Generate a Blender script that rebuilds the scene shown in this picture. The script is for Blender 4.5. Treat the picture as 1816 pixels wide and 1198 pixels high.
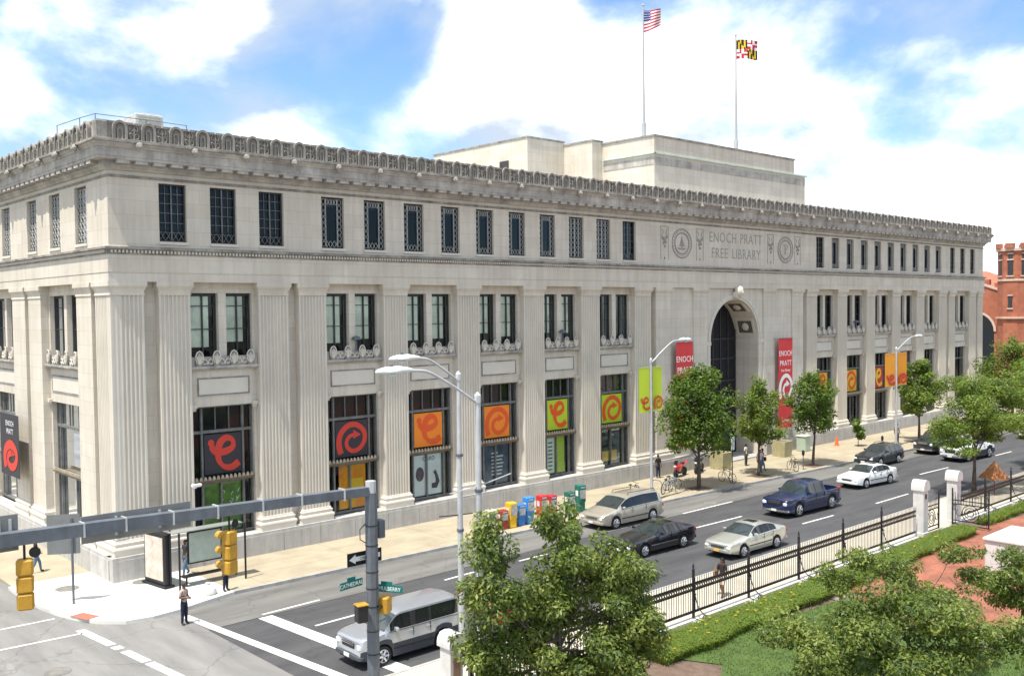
import bpy, bmesh, math, random
import numpy as np
from mathutils import Vector, Matrix
R = math.radians
PI = math.pi
scene = bpy.context.scene
for _o in list(bpy.data.objects):
    bpy.data.objects.remove(_o)
C = scene.collection

# ------------------------------------------------------------------ camera
cam_d = bpy.data.cameras.new('camera')
cam = bpy.data.objects.new('camera', cam_d)
C.objects.link(cam)
YAW, PITCH, ROLL = R(43.04), R(2.11), R(-0.61)
_f = Vector((math.sin(YAW) * math.cos(PITCH), math.cos(YAW) * math.cos(PITCH), -math.sin(PITCH)))
_r = Vector((math.cos(YAW), -math.sin(YAW), 0))
_u = _r.cross(_f)
_r2 = math.cos(ROLL) * _r + math.sin(ROLL) * _u
_u2 = -math.sin(ROLL) * _r + math.cos(ROLL) * _u
_m = Matrix((_r2, _u2, -_f)).transposed().to_4x4()
_m.translation = Vector((-15.98, -44.458, 12.06))
cam.matrix_world = _m
cam_d.sensor_width = 36
cam_d.lens = 1721 / 1816 * 36
cam_d.shift_x = -29.67 / 1816
cam_d.shift_y = 11.69 / 1816
cam_d.clip_start = 0.5
cam_d.clip_end = 6000
scene.camera = cam

# ------------------------------------------------------------------ sky + sun
SUN_EL, SUN_G = R(69), R(11)         # elevation; angle off the long front towards the street
sun_dir = Vector((-math.cos(SUN_EL) * math.cos(SUN_G), -math.cos(SUN_EL) * math.sin(SUN_G), math.sin(SUN_EL)))
world = bpy.data.worlds.new('World')
scene.world = world
world.use_nodes = True
wn, wl = world.node_tree.nodes, world.node_tree.links
wn.clear()
def wnode(t, **k):
    n = wn.new(t)
    for a, b in k.items():
        setattr(n, a, b)
    return n
w_out = wnode('ShaderNodeOutputWorld')
w_bg = wnode('ShaderNodeBackground')
w_bg.inputs['Strength'].default_value = 0.075
w_sky = wnode('ShaderNodeTexSky', sky_type='NISHITA', sun_disc=False)
w_sky.sun_elevation = SUN_EL
w_sky.sun_rotation = math.atan2(sun_dir.x, sun_dir.y)
w_sky.air_density = 1.0
w_sky.dust_density = 0.6
w_sky.ozone_density = 2.2
CLOUD_OFF = (5.29, -19.18, -15.33)
CL0, CL1 = 0.37, 0.60
CDARK, CLIT = (2.8, 3.2, 3.8), (12.4, 12.2, 11.9)
SKYTINT = (0.66, 0.78, 0.88)
w_tc = wnode('ShaderNodeTexCoord')
def cloud_noise(off, scale, detail, rough=0.55, dist=0.2):
    mp = wnode('ShaderNodeMapping')
    mp.inputs['Location'].default_value = [a + b for a, b in zip(CLOUD_OFF, off)]
    mp.inputs['Scale'].default_value = (1.0, 1.0, 1.7)
    wl.new(w_tc.outputs['Generated'], mp.inputs['Vector'])
    nz = wnode('ShaderNodeTexNoise')
    nz.inputs['Scale'].default_value = scale
    nz.inputs['Detail'].default_value = detail
    nz.inputs['Roughness'].default_value = rough
    nz.inputs['Distortion'].default_value = dist
    wl.new(mp.outputs[0], nz.inputs['Vector'])
    return nz.outputs['Fac']
def wmath(op, a, b, clamp=False):
    m = wnode('ShaderNodeMath', operation=op, use_clamp=clamp)
    for i, q in enumerate((a, b)):
        if isinstance(q, (int, float)):
            m.inputs[i].default_value = q
        else:
            wl.new(q, m.inputs[i])
    return m.outputs[0]
d0 = cloud_noise((0, 0, 0), 3.0, 7)
d1 = cloud_noise((-0.03, -0.01, 0.10), 3.0, 3)
w_r1 = wnode('ShaderNodeValToRGB')
w_r1.color_ramp.interpolation = 'EASE'
w_r1.color_ramp.elements[0].position = CL0
w_r1.color_ramp.elements[1].position = CL1
wl.new(d0, w_r1.inputs['Fac'])
lit = wmath('ADD', wmath('MULTIPLY', wmath('SUBTRACT', d0, d1), 2.2), 0.33, True)
w_r2 = wnode('ShaderNodeValToRGB')
w_r2.color_ramp.elements[0].position = 0.22
w_r2.color_ramp.elements[0].color = (*CDARK, 1)
w_r2.color_ramp.elements[1].position = 0.8
w_r2.color_ramp.elements[1].color = (*CLIT, 1)
wl.new(lit, w_r2.inputs['Fac'])
w_tint = wnode('ShaderNodeMix', data_type='RGBA', blend_type='MULTIPLY')
w_tint.inputs['Factor'].default_value = 1
wl.new(w_sky.outputs['Color'], w_tint.inputs['A'])
w_tint.inputs['B'].default_value = (*SKYTINT, 1)
w_mix = wnode('ShaderNodeMix', data_type='RGBA')
wl.new(w_r1.outputs['Color'], w_mix.inputs['Factor'])
wl.new(w_tint.outputs['Result'], w_mix.inputs['A'])
wl.new(w_r2.outputs['Color'], w_mix.inputs['B'])
wl.new(w_mix.outputs['Result'], w_bg.inputs['Color'])
wl.new(w_bg.outputs[0], w_out.inputs[0])

sun_d = bpy.data.lights.new('sun', 'SUN')
sun_d.energy = 2.15
sun_d.angle = R(0.53)
sun_d.color = (1.0, 0.95, 0.86)
sun = bpy.data.objects.new('sun', sun_d)
C.objects.link(sun)
sun.rotation_euler = (-sun_dir).to_track_quat('-Z', 'Y').to_euler()

scene.view_settings.view_transform = 'Standard'
scene.view_settings.look = 'None'
scene.view_settings.gamma = 1
scene.view_settings.use_curve_mapping = False
scene.view_settings.exposure = 1.73
scene.render.engine = 'CYCLES'
scene.cycles.max_bounces = 6
scene.cycles.diffuse_bounces = 3
scene.cycles.glossy_bounces = 3
scene.cycles.transparent_max_bounces = 8

# ------------------------------------------------------------------ materials
MATS = {}
def mat(name, col, rough=0.7, var=0.0, scale=4.0, col2=None, bump=0.0, bscale=None, metal=0.0, spec=0.4,
        streak=0.0, coat=0.0, detail=5, block=None, crack=0.0, stretch=None):
    """Principled material; base colour wanders between col and col2 with noise, optional bump and rain streaks."""
    if name in MATS:
        return MATS[name]
    m = bpy.data.materials.new(name)
    m.use_nodes = True
    nt = m.node_tree
    n, l = nt.nodes, nt.links
    b = n['Principled BSDF']
    b.inputs['Base Color'].default_value = (*col, 1)
    b.inputs['Roughness'].default_value = rough
    b.inputs['Metallic'].default_value = metal
    b.inputs['Specular IOR Level'].default_value = spec
    b.inputs['Coat Weight'].default_value = coat
    b.inputs['Coat Roughness'].default_value = 0.04
    if var or col2 or bump or streak or block:
        tc = n.new('ShaderNodeTexCoord')
        nz = n.new('ShaderNodeTexNoise')
        nz.inputs['Scale'].default_value = scale
        nz.inputs['Detail'].default_value = detail
        nz.inputs['Roughness'].default_value = 0.62
        if stretch:
            ms = n.new('ShaderNodeMapping')
            ms.inputs['Scale'].default_value = stretch
            l.new(tc.outputs['Object'], ms.inputs['Vector'])
            l.new(ms.outputs[0], nz.inputs['Vector'])
        else:
            l.new(tc.outputs['Object'], nz.inputs['Vector'])
        rp = n.new('ShaderNodeValToRGB')
        c2 = col2 if col2 else tuple(max(0, c * (1 - var)) for c in col)
        c1 = col if col2 else tuple(min(1, c * (1 + var * 0.5)) for c in col)
        rp.color_ramp.elements[0].position = 0.33
        rp.color_ramp.elements[0].color = (*c2, 1)
        rp.color_ramp.elements[1].position = 0.66
        rp.color_ramp.elements[1].color = (*c1, 1)
        l.new(nz.outputs['Fac'], rp.inputs['Fac'])
        out = rp.outputs['Color']
        if streak:
            mp = n.new('ShaderNodeMapping')
            mp.inputs['Scale'].default_value = (1.3, 1.3, 0.09)
            l.new(tc.outputs['Object'], mp.inputs['Vector'])
            n2 = n.new('ShaderNodeTexNoise')
            n2.inputs['Scale'].default_value = 2.2
            n2.inputs['Detail'].default_value = 6
            n2.inputs['Roughness'].default_value = 0.65
            l.new(mp.outputs[0], n2.inputs['Vector'])
            r2 = n.new('ShaderNodeValToRGB')
            r2.color_ramp.elements[0].position = 0.36
            r2.color_ramp.elements[0].color = (1 - streak, 1 - streak, 1 - streak * 0.95, 1)
            r2.color_ramp.elements[1].position = 0.58
            r2.color_ramp.elements[1].color = (1, 1, 1, 1)
            l.new(n2.outputs['Fac'], r2.inputs['Fac'])
            mx = n.new('ShaderNodeMix')
            mx.data_type = 'RGBA'
            mx.blend_type = 'MULTIPLY'
            mx.inputs['Factor'].default_value = 1
            l.new(out, mx.inputs['A'])
            l.new(r2.outputs['Color'], mx.inputs['B'])
            out = mx.outputs['Result']
        def mul(o2):
            mx = n.new('ShaderNodeMix')
            mx.data_type = 'RGBA'
            mx.blend_type = 'MULTIPLY'
            mx.inputs['Factor'].default_value = 1
            l.new(out, mx.inputs['A'])
            l.new(o2, mx.inputs['B'])
            return mx.outputs['Result']
        if block:
            sx = n.new('ShaderNodeSeparateXYZ')
            l.new(tc.outputs['Object'], sx.inputs[0])
            ad = n.new('ShaderNodeMath')
            l.new(sx.outputs[0], ad.inputs[0])
            l.new(sx.outputs[1], ad.inputs[1])
            cb = n.new('ShaderNodeCombineXYZ')
            l.new(ad.outputs[0], cb.inputs[0])
            l.new(sx.outputs[2], cb.inputs[1])
            br = n.new('ShaderNodeTexBrick')
            br.inputs['Scale'].default_value = 1
            br.inputs['Brick Width'].default_value = block[0]
            br.inputs['Row Height'].default_value = block[1]
            br.inputs['Mortar Size'].default_value = 0.009
            br.inputs['Color1'].default_value = (1, 1, 1, 1)
            br.inputs['Color2'].default_value = (0.925, 0.91, 0.885, 1)
            br.inputs['Mortar'].default_value = (0.76, 0.74, 0.70, 1)
            l.new(cb.outputs[0], br.inputs['Vector'])
            out = mul(br.outputs['Color'])
        if crack:
            vo = n.new('ShaderNodeTexVoronoi')
            vo.feature = 'DISTANCE_TO_EDGE'
            vo.inputs['Scale'].default_value = crack
            nw = n.new('ShaderNodeTexNoise')
            nw.inputs['Scale'].default_value = 1.5
            nw.inputs['Detail'].default_value = 6
            l.new(tc.outputs['Object'], nw.inputs['Vector'])
            va = n.new('ShaderNodeVectorMath')
            l.new(tc.outputs['Object'], va.inputs[0])
            l.new(nw.outputs['Color'], va.inputs[1])
            l.new(va.outputs[0], vo.inputs['Vector'])
            rc = n.new('ShaderNodeValToRGB')
            rc.color_ramp.elements[0].position = 0.0
            rc.color_ramp.elements[0].color = (0.74, 0.74, 0.74, 1)
            rc.color_ramp.elements[1].position = 0.012
            rc.color_ramp.elements[1].color = (1, 1, 1, 1)
            l.new(vo.outputs['Distance'], rc.inputs['Fac'])
            out = mul(rc.outputs['Color'])
        l.new(out, b.inputs['Base Color'])
        if bump:
            nb = n.new('ShaderNodeTexNoise')
            nb.inputs['Scale'].default_value = bscale or scale * 6
            nb.inputs['Detail'].default_value = 4
            l.new(tc.outputs['Object'], nb.inputs['Vector'])
            bp = n.new('ShaderNodeBump')
            bp.inputs['Strength'].default_value = bump
            bp.inputs['Distance'].default_value = 0.05
            l.new(nb.outputs['Fac'], bp.inputs['Height'])
            l.new(bp.outputs[0], b.inputs['Normal'])
    MATS[name] = m
    return m

def glass(name, tint, through=0.6, rough=0.03):
    """Window glass: part see-through, part mirror, more mirror at a slant."""
    m = bpy.data.materials.new(name)
    m.use_nodes = True
    n, l = m.node_tree.nodes, m.node_tree.links
    n.clear()
    o = n.new('ShaderNodeOutputMaterial')
    mx = n.new('ShaderNodeMixShader')
    tr = n.new('ShaderNodeBsdfTransparent')
    tr.inputs[0].default_value = (*tint, 1)
    gl = n.new('ShaderNodeBsdfGlossy')
    gl.inputs['Color'].default_value = (0.9, 0.95, 1, 1)
    gl.inputs['Roughness'].default_value = rough
    fr = n.new('ShaderNodeFresnel')
    fr.inputs['IOR'].default_value = 1.3
    ma = n.new('ShaderNodeMath')
    ma.operation = 'ADD'
    ma.use_clamp = True
    ma.inputs[1].default_value = 1 - through - 0.35 if through < 0.65 else 0.0
    l.new(fr.outputs[0], ma.inputs[0])
    l.new(ma.outputs[0], mx.inputs[0])
    l.new(tr.outputs[0], mx.inputs[1])
    l.new(gl.outputs[0], mx.inputs[2])
    l.new(mx.outputs[0], o.inputs[0])
    MATS[name] = m
    return m

# ------------------------------------------------------------------ builders
class MB:
    """Collects faces; build() links them as ONE mesh object. T maps local to parent space."""
    def __init__(s, T=None):
        s.v, s.f, s.mi, s.T, s.cur = [], [], [], T, 0
    def add(s, vs, fs):
        o = len(s.v)
        s.v += [s.T(*p) for p in vs] if s.T else [tuple(p) for p in vs]
        s.f += [tuple(i + o for i in f) for f in fs]
        s.mi += [s.cur] * len(fs)
        return s
    def box(s, x0, x1, y0, y1, z0, z1):
        return s.add([(x0, y0, z0), (x1, y0, z0), (x1, y1, z0), (x0, y1, z0), (x0, y0, z1), (x1, y0, z1), (x1, y1, z1), (x0, y1, z1)],
                     [(0, 3, 2, 1), (4, 5, 6, 7), (0, 1, 5, 4), (1, 2, 6, 5), (2, 3, 7, 6), (3, 0, 4, 7)])
    def cbox(s, c, d, rz=0, bev=0):
        x, y, z = d[0] / 2, d[1] / 2, d[2] / 2
        ca, sa = math.cos(rz), math.sin(rz)
        if bev:
            P = [(-x + bev, -y), (x - bev, -y), (x, -y + bev), (x, y - bev), (x - bev, y), (-x + bev, y), (-x, y - bev), (-x, -y + bev)]
        else:
            P = [(-x, -y), (x, -y), (x, y), (-x, y)]
        n = len(P)
        rings = [(1, -z), (1, z)] if not bev else [((x - bev) / x, -z), (1, -z + bev), (1, z - bev), ((x - bev) / x, z)]
        vs = []
        for k, zz in rings:
            vs += [(c[0] + (px * ca - py * sa) * k, c[1] + (px * sa + py * ca) * k, c[2] + zz) for px, py in P]
        fs = [tuple(range(n - 1, -1, -1)), tuple(range(n * (len(rings) - 1), n * len(rings)))]
        for r in range(len(rings) - 1):
            fs += [(r * n + i, r * n + (i + 1) % n, (r + 1) * n + (i + 1) % n, (r + 1) * n + i) for i in range(n)]
        return s.add(vs, fs)
    def prism(s, poly, a0, a1, ax='z'):
        """poly: 2-D outline (x,y | x,z | y,z) pushed along ax from a0 to a1."""
        n = len(poly)
        def p(q, a):
            return (q[0], q[1], a) if ax == 'z' else ((q[0], a, q[1]) if ax == 'y' else (a, q[0], q[1]))
        return s.add([p(q, a0) for q in poly] + [p(q, a1) for q in poly],
                     [tuple(range(n - 1, -1, -1)), tuple(range(n, 2 * n))] + [(i, (i + 1) % n, n + (i + 1) % n, n + i) for i in range(n)])
    def tube(s, pts, r, n=8, cap=True, closed=False):
        pts = [Vector(p) for p in pts]
        rr = [float(q) for q in r] if isinstance(r, (list, tuple)) else [float(r)] * len(pts)
        vs, fs = [], []
        m = len(pts)
        nrm = None
        for i, p in enumerate(pts):
            a = pts[(i - 1) % m] if (i or closed) else p
            b = pts[(i + 1) % m] if (i < m - 1 or closed) else p
            t = (b - a)
            t = t.normalized() if t.length > 1e-9 else Vector((0, 0, 1))
            if nrm is None:
                nrm = t.orthogonal().normalized()
            else:
                nrm = (nrm - t * nrm.dot(t))
                nrm = nrm.normalized() if nrm.length > 1e-6 else t.orthogonal().normalized()
            bi = t.cross(nrm)
            vs += [tuple(p + rr[i] * (math.cos(2 * PI * k / n) * nrm + math.sin(2 * PI * k / n) * bi)) for k in range(n)]
        for i in range(m if closed else m - 1):
            j = (i + 1) % m
            fs += [(i * n + k, i * n + (k + 1) % n, j * n + (k + 1) % n, j * n + k) for k in range(n)]
        if cap and not closed:
            fs += [tuple(range(n - 1, -1, -1)), tuple(range((m - 1) * n, m * n))]
        return s.add(vs, fs)
    def lathe(s, c, prof, n=12, ax='z'):
        vs, fs = [], []
        for r, h in prof:
            for k in range(n):
                a = 2 * PI * k / n
                x, y = r * math.cos(a), r * math.sin(a)
                d = (x, y, h) if ax == 'z' else ((x, h, y) if ax == 'y' else (h, x, y))
                vs.append((c[0] + d[0], c[1] + d[1], c[2] + d[2]))
        for i in range(len(prof) - 1):
            fs += [(i * n + k, i * n + (k + 1) % n, (i + 1) * n + (k + 1) % n, (i + 1) * n + k) for k in range(n)]
        fs += [tuple(range(n - 1, -1, -1)), tuple(range((len(prof) - 1) * n, len(prof) * n))]
        return s.add(vs, fs)
    def ribbon(s, pts, w, y, th=0.01):
        """Flat stroke in the x-z plane at depth y; w a width or one per point."""
        n = len(pts)
        ww = w if isinstance(w, (list, tuple)) else [w] * n
        L, Rr = [], []
        for i in range(n):
            a, b = pts[max(0, i - 1)], pts[min(n - 1, i + 1)]
            dx, dz = b[0] - a[0], b[1] - a[1]
            q = math.hypot(dx, dz) or 1
            nx, nz = -dz / q * ww[i] / 2, dx / q * ww[i] / 2
            yy = y - 0.0003 * i
            L.append((pts[i][0] + nx, yy, pts[i][1] + nz))
            Rr.append((pts[i][0] - nx, yy, pts[i][1] - nz))
        return s.add(L + Rr, [(i, i + 1, n + i + 1, n + i) for i in range(n - 1)])
    def mesh(s, name, mats):
        me = bpy.data.meshes.new(name)
        me.from_pydata(s.v, [], s.f)
        if not isinstance(mats, (list, tuple)):
            mats = [mats]
        for m in mats:
            me.materials.append(m)
        if len(mats) > 1:
            me.polygons.foreach_set('material_index', s.mi)
        me.update()
        return me
    def build(s, name, mats, parent=None, smooth=None, loc=None, rot=None):
        o = bpy.data.objects.new(name, s.mesh(name, mats))
        C.objects.link(o)
        if parent:
            o.parent = parent
        if loc:
            o.location = loc
        if rot:
            o.rotation_euler = rot
        if smooth is not None:
            sm(o, smooth)
        return o

def sm(o, ang=40):
    me = o.data
    me.polygons.foreach_set('use_smooth', [True] * len(me.polygons))
    me.set_sharp_from_angle(angle=R(ang))
    return o

def inst(me, name, parent=None, loc=(0, 0, 0), rot=(0, 0, 0), scale=None):
    o = bpy.data.objects.new(name, me)
    C.objects.link(o)
    o.parent = parent
    o.location = loc
    o.rotation_euler = rot
    if scale:
        o.scale = scale
    return o

LABELS = {}
def tag(o, label, cat, group=None, kind=None):
    o['label'] = label
    o['category'] = cat
    if group:
        o['group'] = group
    if kind:
        o['kind'] = kind
    return o

def thing(name, label, cat, loc=(0, 0, 0), rotz=0, group=None):
    o = bpy.data.objects.new(name, None)
    o.empty_display_size = 0.3
    C.objects.link(o)
    o.location = loc
    o.rotation_euler = (0, 0, rotz)
    return tag(o, label, cat, group)

def struct(name, mb, m, label=None):
    o = mb.build(name, m)
    o['kind'] = 'structure'
    if label:
        o['label'] = label
    return o

def dup(root, loc, rotz=0, label=None, group=None):
    r = root.copy()
    C.objects.link(r)
    r.location = loc
    r.rotation_euler = (0, 0, rotz)
    if label:
        r['label'] = label
    if group:
        r['group'] = group
    def kids(a, b):
        for ch in a.children:
            c = ch.copy()
            C.objects.link(c)
            c.parent = b
            kids(ch, c)
    kids(root, r)
    return r

def arc(cx, cy, r, a0, a1, n, ry=None):
    return [(cx + r * math.cos(a0 + (a1 - a0) * i / n), cy + (ry or r) * math.sin(a0 + (a1 - a0) * i / n)) for i in range(n + 1)]

def catmull(pts, per=6):
    P = [np.array(p, float) for p in pts]
    out = []
    for i in range(len(P) - 1):
        p0, p1, p2, p3 = P[max(0, i - 1)], P[i], P[i + 1], P[min(len(P) - 1, i + 2)]
        for k in range(per):
            t = k / per
            out.append(tuple(0.5 * ((2 * p1) + (-p0 + p2) * t + (2 * p0 - 5 * p1 + 4 * p2 - p3) * t * t + (-p0 + 3 * p1 - 3 * p2 + p3) * t ** 3)))
    out.append(tuple(P[-1]))
    return out

# shared materials
LIME = mat('limestone', (0.69, 0.632, 0.54), 0.85, col2=(0.605, 0.55, 0.465), scale=0.45, streak=0.12, bump=0.12, bscale=9, block=(1.7, 0.66))
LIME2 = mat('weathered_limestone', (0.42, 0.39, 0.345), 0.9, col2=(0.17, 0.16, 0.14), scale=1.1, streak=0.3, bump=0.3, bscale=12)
LIME4 = mat('pilaster_limestone', (0.66, 0.605, 0.515), 0.85, col2=(0.585, 0.535, 0.455), scale=0.5, detail=5, streak=0.06)
LIME3 = mat('pale_limestone', (0.67, 0.62, 0.535), 0.85, col2=(0.60, 0.555, 0.475), scale=0.7, bump=0.06, bscale=9)
LIMEC = mat('stained_shaded_limestone', (0.55, 0.515, 0.46), 0.88, col2=(0.30, 0.28, 0.255), scale=0.9, streak=0.22, bump=0.2, bscale=10)  # real staining, plus the cornice's occlusion shade darkened into the stone colour
PLINTH = mat('grey_granite', (0.50, 0.48, 0.445), 0.75, col2=(0.41, 0.395, 0.37), scale=1.6, streak=0.2, bump=0.1)
BRONZE = mat('dark_bronze', (0.045, 0.043, 0.045), 0.5, var=0.3, scale=3)
GREYFR = mat('grey_bronze', (0.16, 0.16, 0.15), 0.5, var=0.3, scale=3)
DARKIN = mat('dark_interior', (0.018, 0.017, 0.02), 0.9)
GLASS = glass('window_glass', (0.93, 0.96, 0.95), 0.7)
GLASSD = glass('dark_window_glass', (0.45, 0.48, 0.52), 0.7)
BLIND = mat('pale_blind', (0.80, 0.80, 0.66), 0.9, var=0.25, scale=0.8)
BLACKI = mat('black_iron', (0.012, 0.012, 0.02), 0.4, spec=0.5)
GALV = mat('galvanised_steel', (0.50, 0.51, 0.52), 0.45, var=0.15, scale=2, metal=0.25)
GREYPT = mat('grey_painted_steel', (0.13, 0.145, 0.165), 0.5, var=0.2, scale=2.5, streak=0.2)
WHITEP = mat('white_paint', (0.8, 0.8, 0.78), 0.6, var=0.08)

# ================================================================== GROUND
def kerb_y(x):                       # street-side edge of the library pavement
    return -5.35 - 1.9 * max(0, min(1.7, (x - 3) / 62))
ASPH = mat('dark_asphalt', (0.078, 0.078, 0.08), 0.85, col2=(0.05, 0.05, 0.053), scale=1.0, bump=0.25, bscale=30, detail=8, crack=0.28, stretch=(0.22, 1.0, 1))
ASPHL = mat('worn_concrete_road', (0.25, 0.242, 0.228), 0.85, col2=(0.15, 0.147, 0.14), scale=0.8, bump=0.2, bscale=24, detail=9, crack=0.22, stretch=(0.9, 0.16, 1))
PARKL = mat('parking_lane_concrete', (0.18, 0.175, 0.163), 0.85, col2=(0.11, 0.107, 0.10), scale=0.9, bump=0.2, bscale=24, detail=8, crack=0.25, stretch=(0.2, 1.2, 1))
TANWALK = mat('tan_pavement', (0.40, 0.345, 0.245), 0.85, col2=(0.30, 0.26, 0.185), scale=0.6, bump=0.15, bscale=30, detail=8)
WHITEWALK = mat('white_concrete', (0.66, 0.65, 0.60), 0.8, col2=(0.52, 0.51, 0.47), scale=0.8, bump=0.1)
KERBM = mat('kerb_granite', (0.36, 0.35, 0.33), 0.8, var=0.25, scale=2)
CREAMW = mat('cream_concrete', (0.50, 0.455, 0.36), 0.85, col2=(0.42, 0.38, 0.30), scale=0.6, bump=0.1)
EARTH = mat('earth', (0.16, 0.15, 0.11), 0.95, var=0.3, scale=0.05)
ROADZ = -0.14
struct('ground', MB().add([(-3000, -3000, -0.22), (3000, -3000, -0.22), (3000, 3000, -0.22), (-3000, 3000, -0.22)], [(0, 1, 2, 3)]), EARTH)
def sheet(pts, z):
    return MB().add([(x, y, z) for x, y in pts], [tuple(range(len(pts)))])
def slab(pts, z0, z1):
    return MB().prism(pts, z0, z1)
struct('side_street', sheet([(-16, -300), (0.35, -300), (0.35, -5), (0.35, 0), (-3, 0), (-3, 300), (-16, 300)], ROADZ), ASPHL)
struct('main_street', sheet([(0.1, -18.9), (420, -18.9), (420, -9.0), (120, -9.0), (0.1, -9.0)], ROADZ + 0.004), ASPH)
struct('parking_lane', sheet([(0.1, -9.0), (420, -9.0), (420, -5), (0.1, -5)], ROADZ + 0.006), PARKL)
struct('main_street', sheet([(-300, -18.9), (-15.9, -18.9), (-15.9, -6.6), (-300, -6.6)], ROADZ + 0.004), ASPH)
# library pavement, kerb stones along it
xs = [3 + 4 * k for k in range(26)]
corner = [(3.0, kerb_y(3)), (1.4, -5.75), (0.3, -6.1), (-0.9, -6.25), (-1.9, -6.05), (-2.7, -5.2), (-3.15, -4.2), (-3.5, -3.0), (-3.75, -1.5), (-3.85, 0.5)]
struct('corner_pavement', slab([(3.0, -0.2)] + corner + [(-3.85, 2.5), (-0.2, 2.5), (-0.2, -0.2)], -0.2, 0.0), WHITEWALK)
struct('pavement', slab([(3.004, 0.2)] + [(x + 0.004, kerb_y(x) + 0.16) for x in xs] + [(xs[-1], 0.2)], -0.2, 0.002), TANWALK)
struct('pavement', slab([(-3.7, 2.503), (-3.7, 120), (-0.1, 120), (-0.1, 2.503)], -0.2, -0.002), TANWALK)
kb = thing('kerb', 'granite kerb along the library pavement', 'kerb'); kb['kind'] = 'structure'; del kb['category']
for i in range(len(xs) - 1):
    for h in range(2):
        x0, x1 = xs[i] + h * 2, xs[i] + h * 2 + 2
        MB().prism([(x0 + 0.01, kerb_y(x0)), (x1 - 0.01, kerb_y(x1)), (x1 - 0.01, kerb_y(x1) + 0.158), (x0 + 0.01, kerb_y(x0) + 0.158)], -0.2, 0.012).build('kerb_stone', KERBM, kb)
BRICKR = mat('red_tactile', (0.42, 0.14, 0.09), 0.8, var=0.2, scale=5)
struct('tactile_plate', slab([(-3.28, -3.85), (-2.75, -3.75), (-2.42, -4.7), (-2.97, -4.85)], -0.01, 0.008), BRICKR)
COVER = mat('grey_cover', (0.2, 0.19, 0.17), 0.7, var=0.3)
for i, (x, y, r) in enumerate(((-2.05, 0.35, 0.5), (0.75, -0.95, 0.45))):
    MB().lathe((x, y, 0), [(r, -0.01), (r, 0.007)], 18).build('manhole_cover', COVER)['kind'] = 'structure'
# joints scored in the corner concrete and pavement (dark thin inlays)
JOINT = mat('joint_dark', (0.22, 0.19, 0.15), 0.9)
mb = MB()
for k in range(17):
    x = 4.5 + 5.5 * k
    mb.box(x, x + 0.02, kerb_y(x) + 0.17, -0.36, -0.01, 0.0045)
for k in range(3):
    for j in range(16):
        x0, x1 = 4.5 + 5.5 * j, 4.5 + 5.5 * (j + 1)
        y = -1.9 - 1.5 * k
        mb.box(x0 + 0.03, x1 - 0.01, y, y + 0.016, -0.01, 0.0045)
struct('pavement_joints', mb, JOINT)
# near pavement beside the fence, raised garden behind it
struct('near_pavement', slab([(1.0, -18.05), (0.2, -19.0), (-0.6, -20.5), (-0.9, -22.2), (-0.9, -60), (1.2, -60), (1.2, -21.7), (120, -21.7), (120, -18.0)], -0.2, 0.0), CREAMW)
kb = thing('kerb', 'granite kerb along the fenced side', 'kerb'); kb['kind'] = 'structure'; del kb['category']
for k in range(55):
    MB().box(1.1 + k * 2 + 0.01, 3.1 + k * 2 - 0.01, -18.15, -18.0, -0.2, 0.012).build('kerb_stone', KERBM, kb)
GRASS = mat('lawn_grass', (0.085, 0.135, 0.03), 0.95, col2=(0.055, 0.09, 0.022), scale=1.2, bump=0.6, bscale=40)
SOIL = mat('mulch_soil', (0.17, 0.115, 0.085), 0.95, col2=(0.11, 0.075, 0.055), scale=3, bump=0.6, bscale=25)
struct('garden', sheet([(1.2, -21.9), (120, -21.9), (120, -90), (1.2, -90)], -0.03), SOIL)
struct('lawn', sheet([(9.9, -23.3), (12.5, -23.6), (20.3, -24.3), (19.2, -26.5), (20.5, -34), (14, -40), (6, -40), (8, -27), (10.8, -25.2)], 0.0), GRASS)
# brick plaza: individually laid bricks are too small to see; bond in the material
def brick_mat():
    m = bpy.data.materials.new('red_brick_paving')
    m.use_nodes = True
    n, l = m.node_tree.nodes, m.node_tree.links
    b = n['Principled BSDF']
    b.inputs['Roughness'].default_value = 0.85
    tc = n.new('ShaderNodeTexCoord')
    br = n.new('ShaderNodeTexBrick')
    br.inputs['Scale'].default_value = 1
    br.inputs['Brick Width'].default_value = 0.2
    br.inputs['Row Height'].default_value = 0.1
    br.inputs['Mortar Size'].default_value = 0.006
    br.inputs['Color1'].default_value = (0.32, 0.11, 0.06, 1)
    br.inputs['Color2'].default_value = (0.25, 0.08, 0.045, 1)
    br.inputs['Mortar'].default_value = (0.2, 0.13, 0.095, 1)
    l.new(tc.outputs['Object'], br.inputs['Vector'])
    nz = n.new('ShaderNodeTexNoise')
    nz.inputs['Scale'].default_value = 0.9
    nz.inputs['Detail'].default_value = 6
    l.new(tc.outputs['Object'], nz.inputs['Vector'])
    rp = n.new('ShaderNodeValToRGB')
    rp.color_ramp.elements[0].color = (0.7, 0.7, 0.7, 1)
    rp.color_ramp.elements[0].position = 0.35
    rp.color_ramp.elements[1].color = (1.15, 1.12, 1.1, 1)
    rp.color_ramp.elements[1].position = 0.65
    l.new(nz.outputs['Fac'], rp.inputs['Fac'])
    mx = n.new('ShaderNodeMix'); mx.data_type = 'RGBA'; mx.blend_type = 'MULTIPLY'; mx.inputs['Factor'].default_value = 1
    l.new(br.outputs['Color'], mx.inputs['A']); l.new(rp.outputs['Color'], mx.inputs['B'])
    l.new(mx.outputs['Result'], b.inputs['Base Color'])
    return m
struct('brick_plaza', sheet([(20.3, -24.0), (25, -23.45), (31.5, -23.3), (33.5, -22.9), (36.2, -22.9), (42.0, -23.5), (60, -24), (60, -60), (22, -60), (20.5, -34), (19.2, -26.5)], 0.004), brick_mat())
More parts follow.
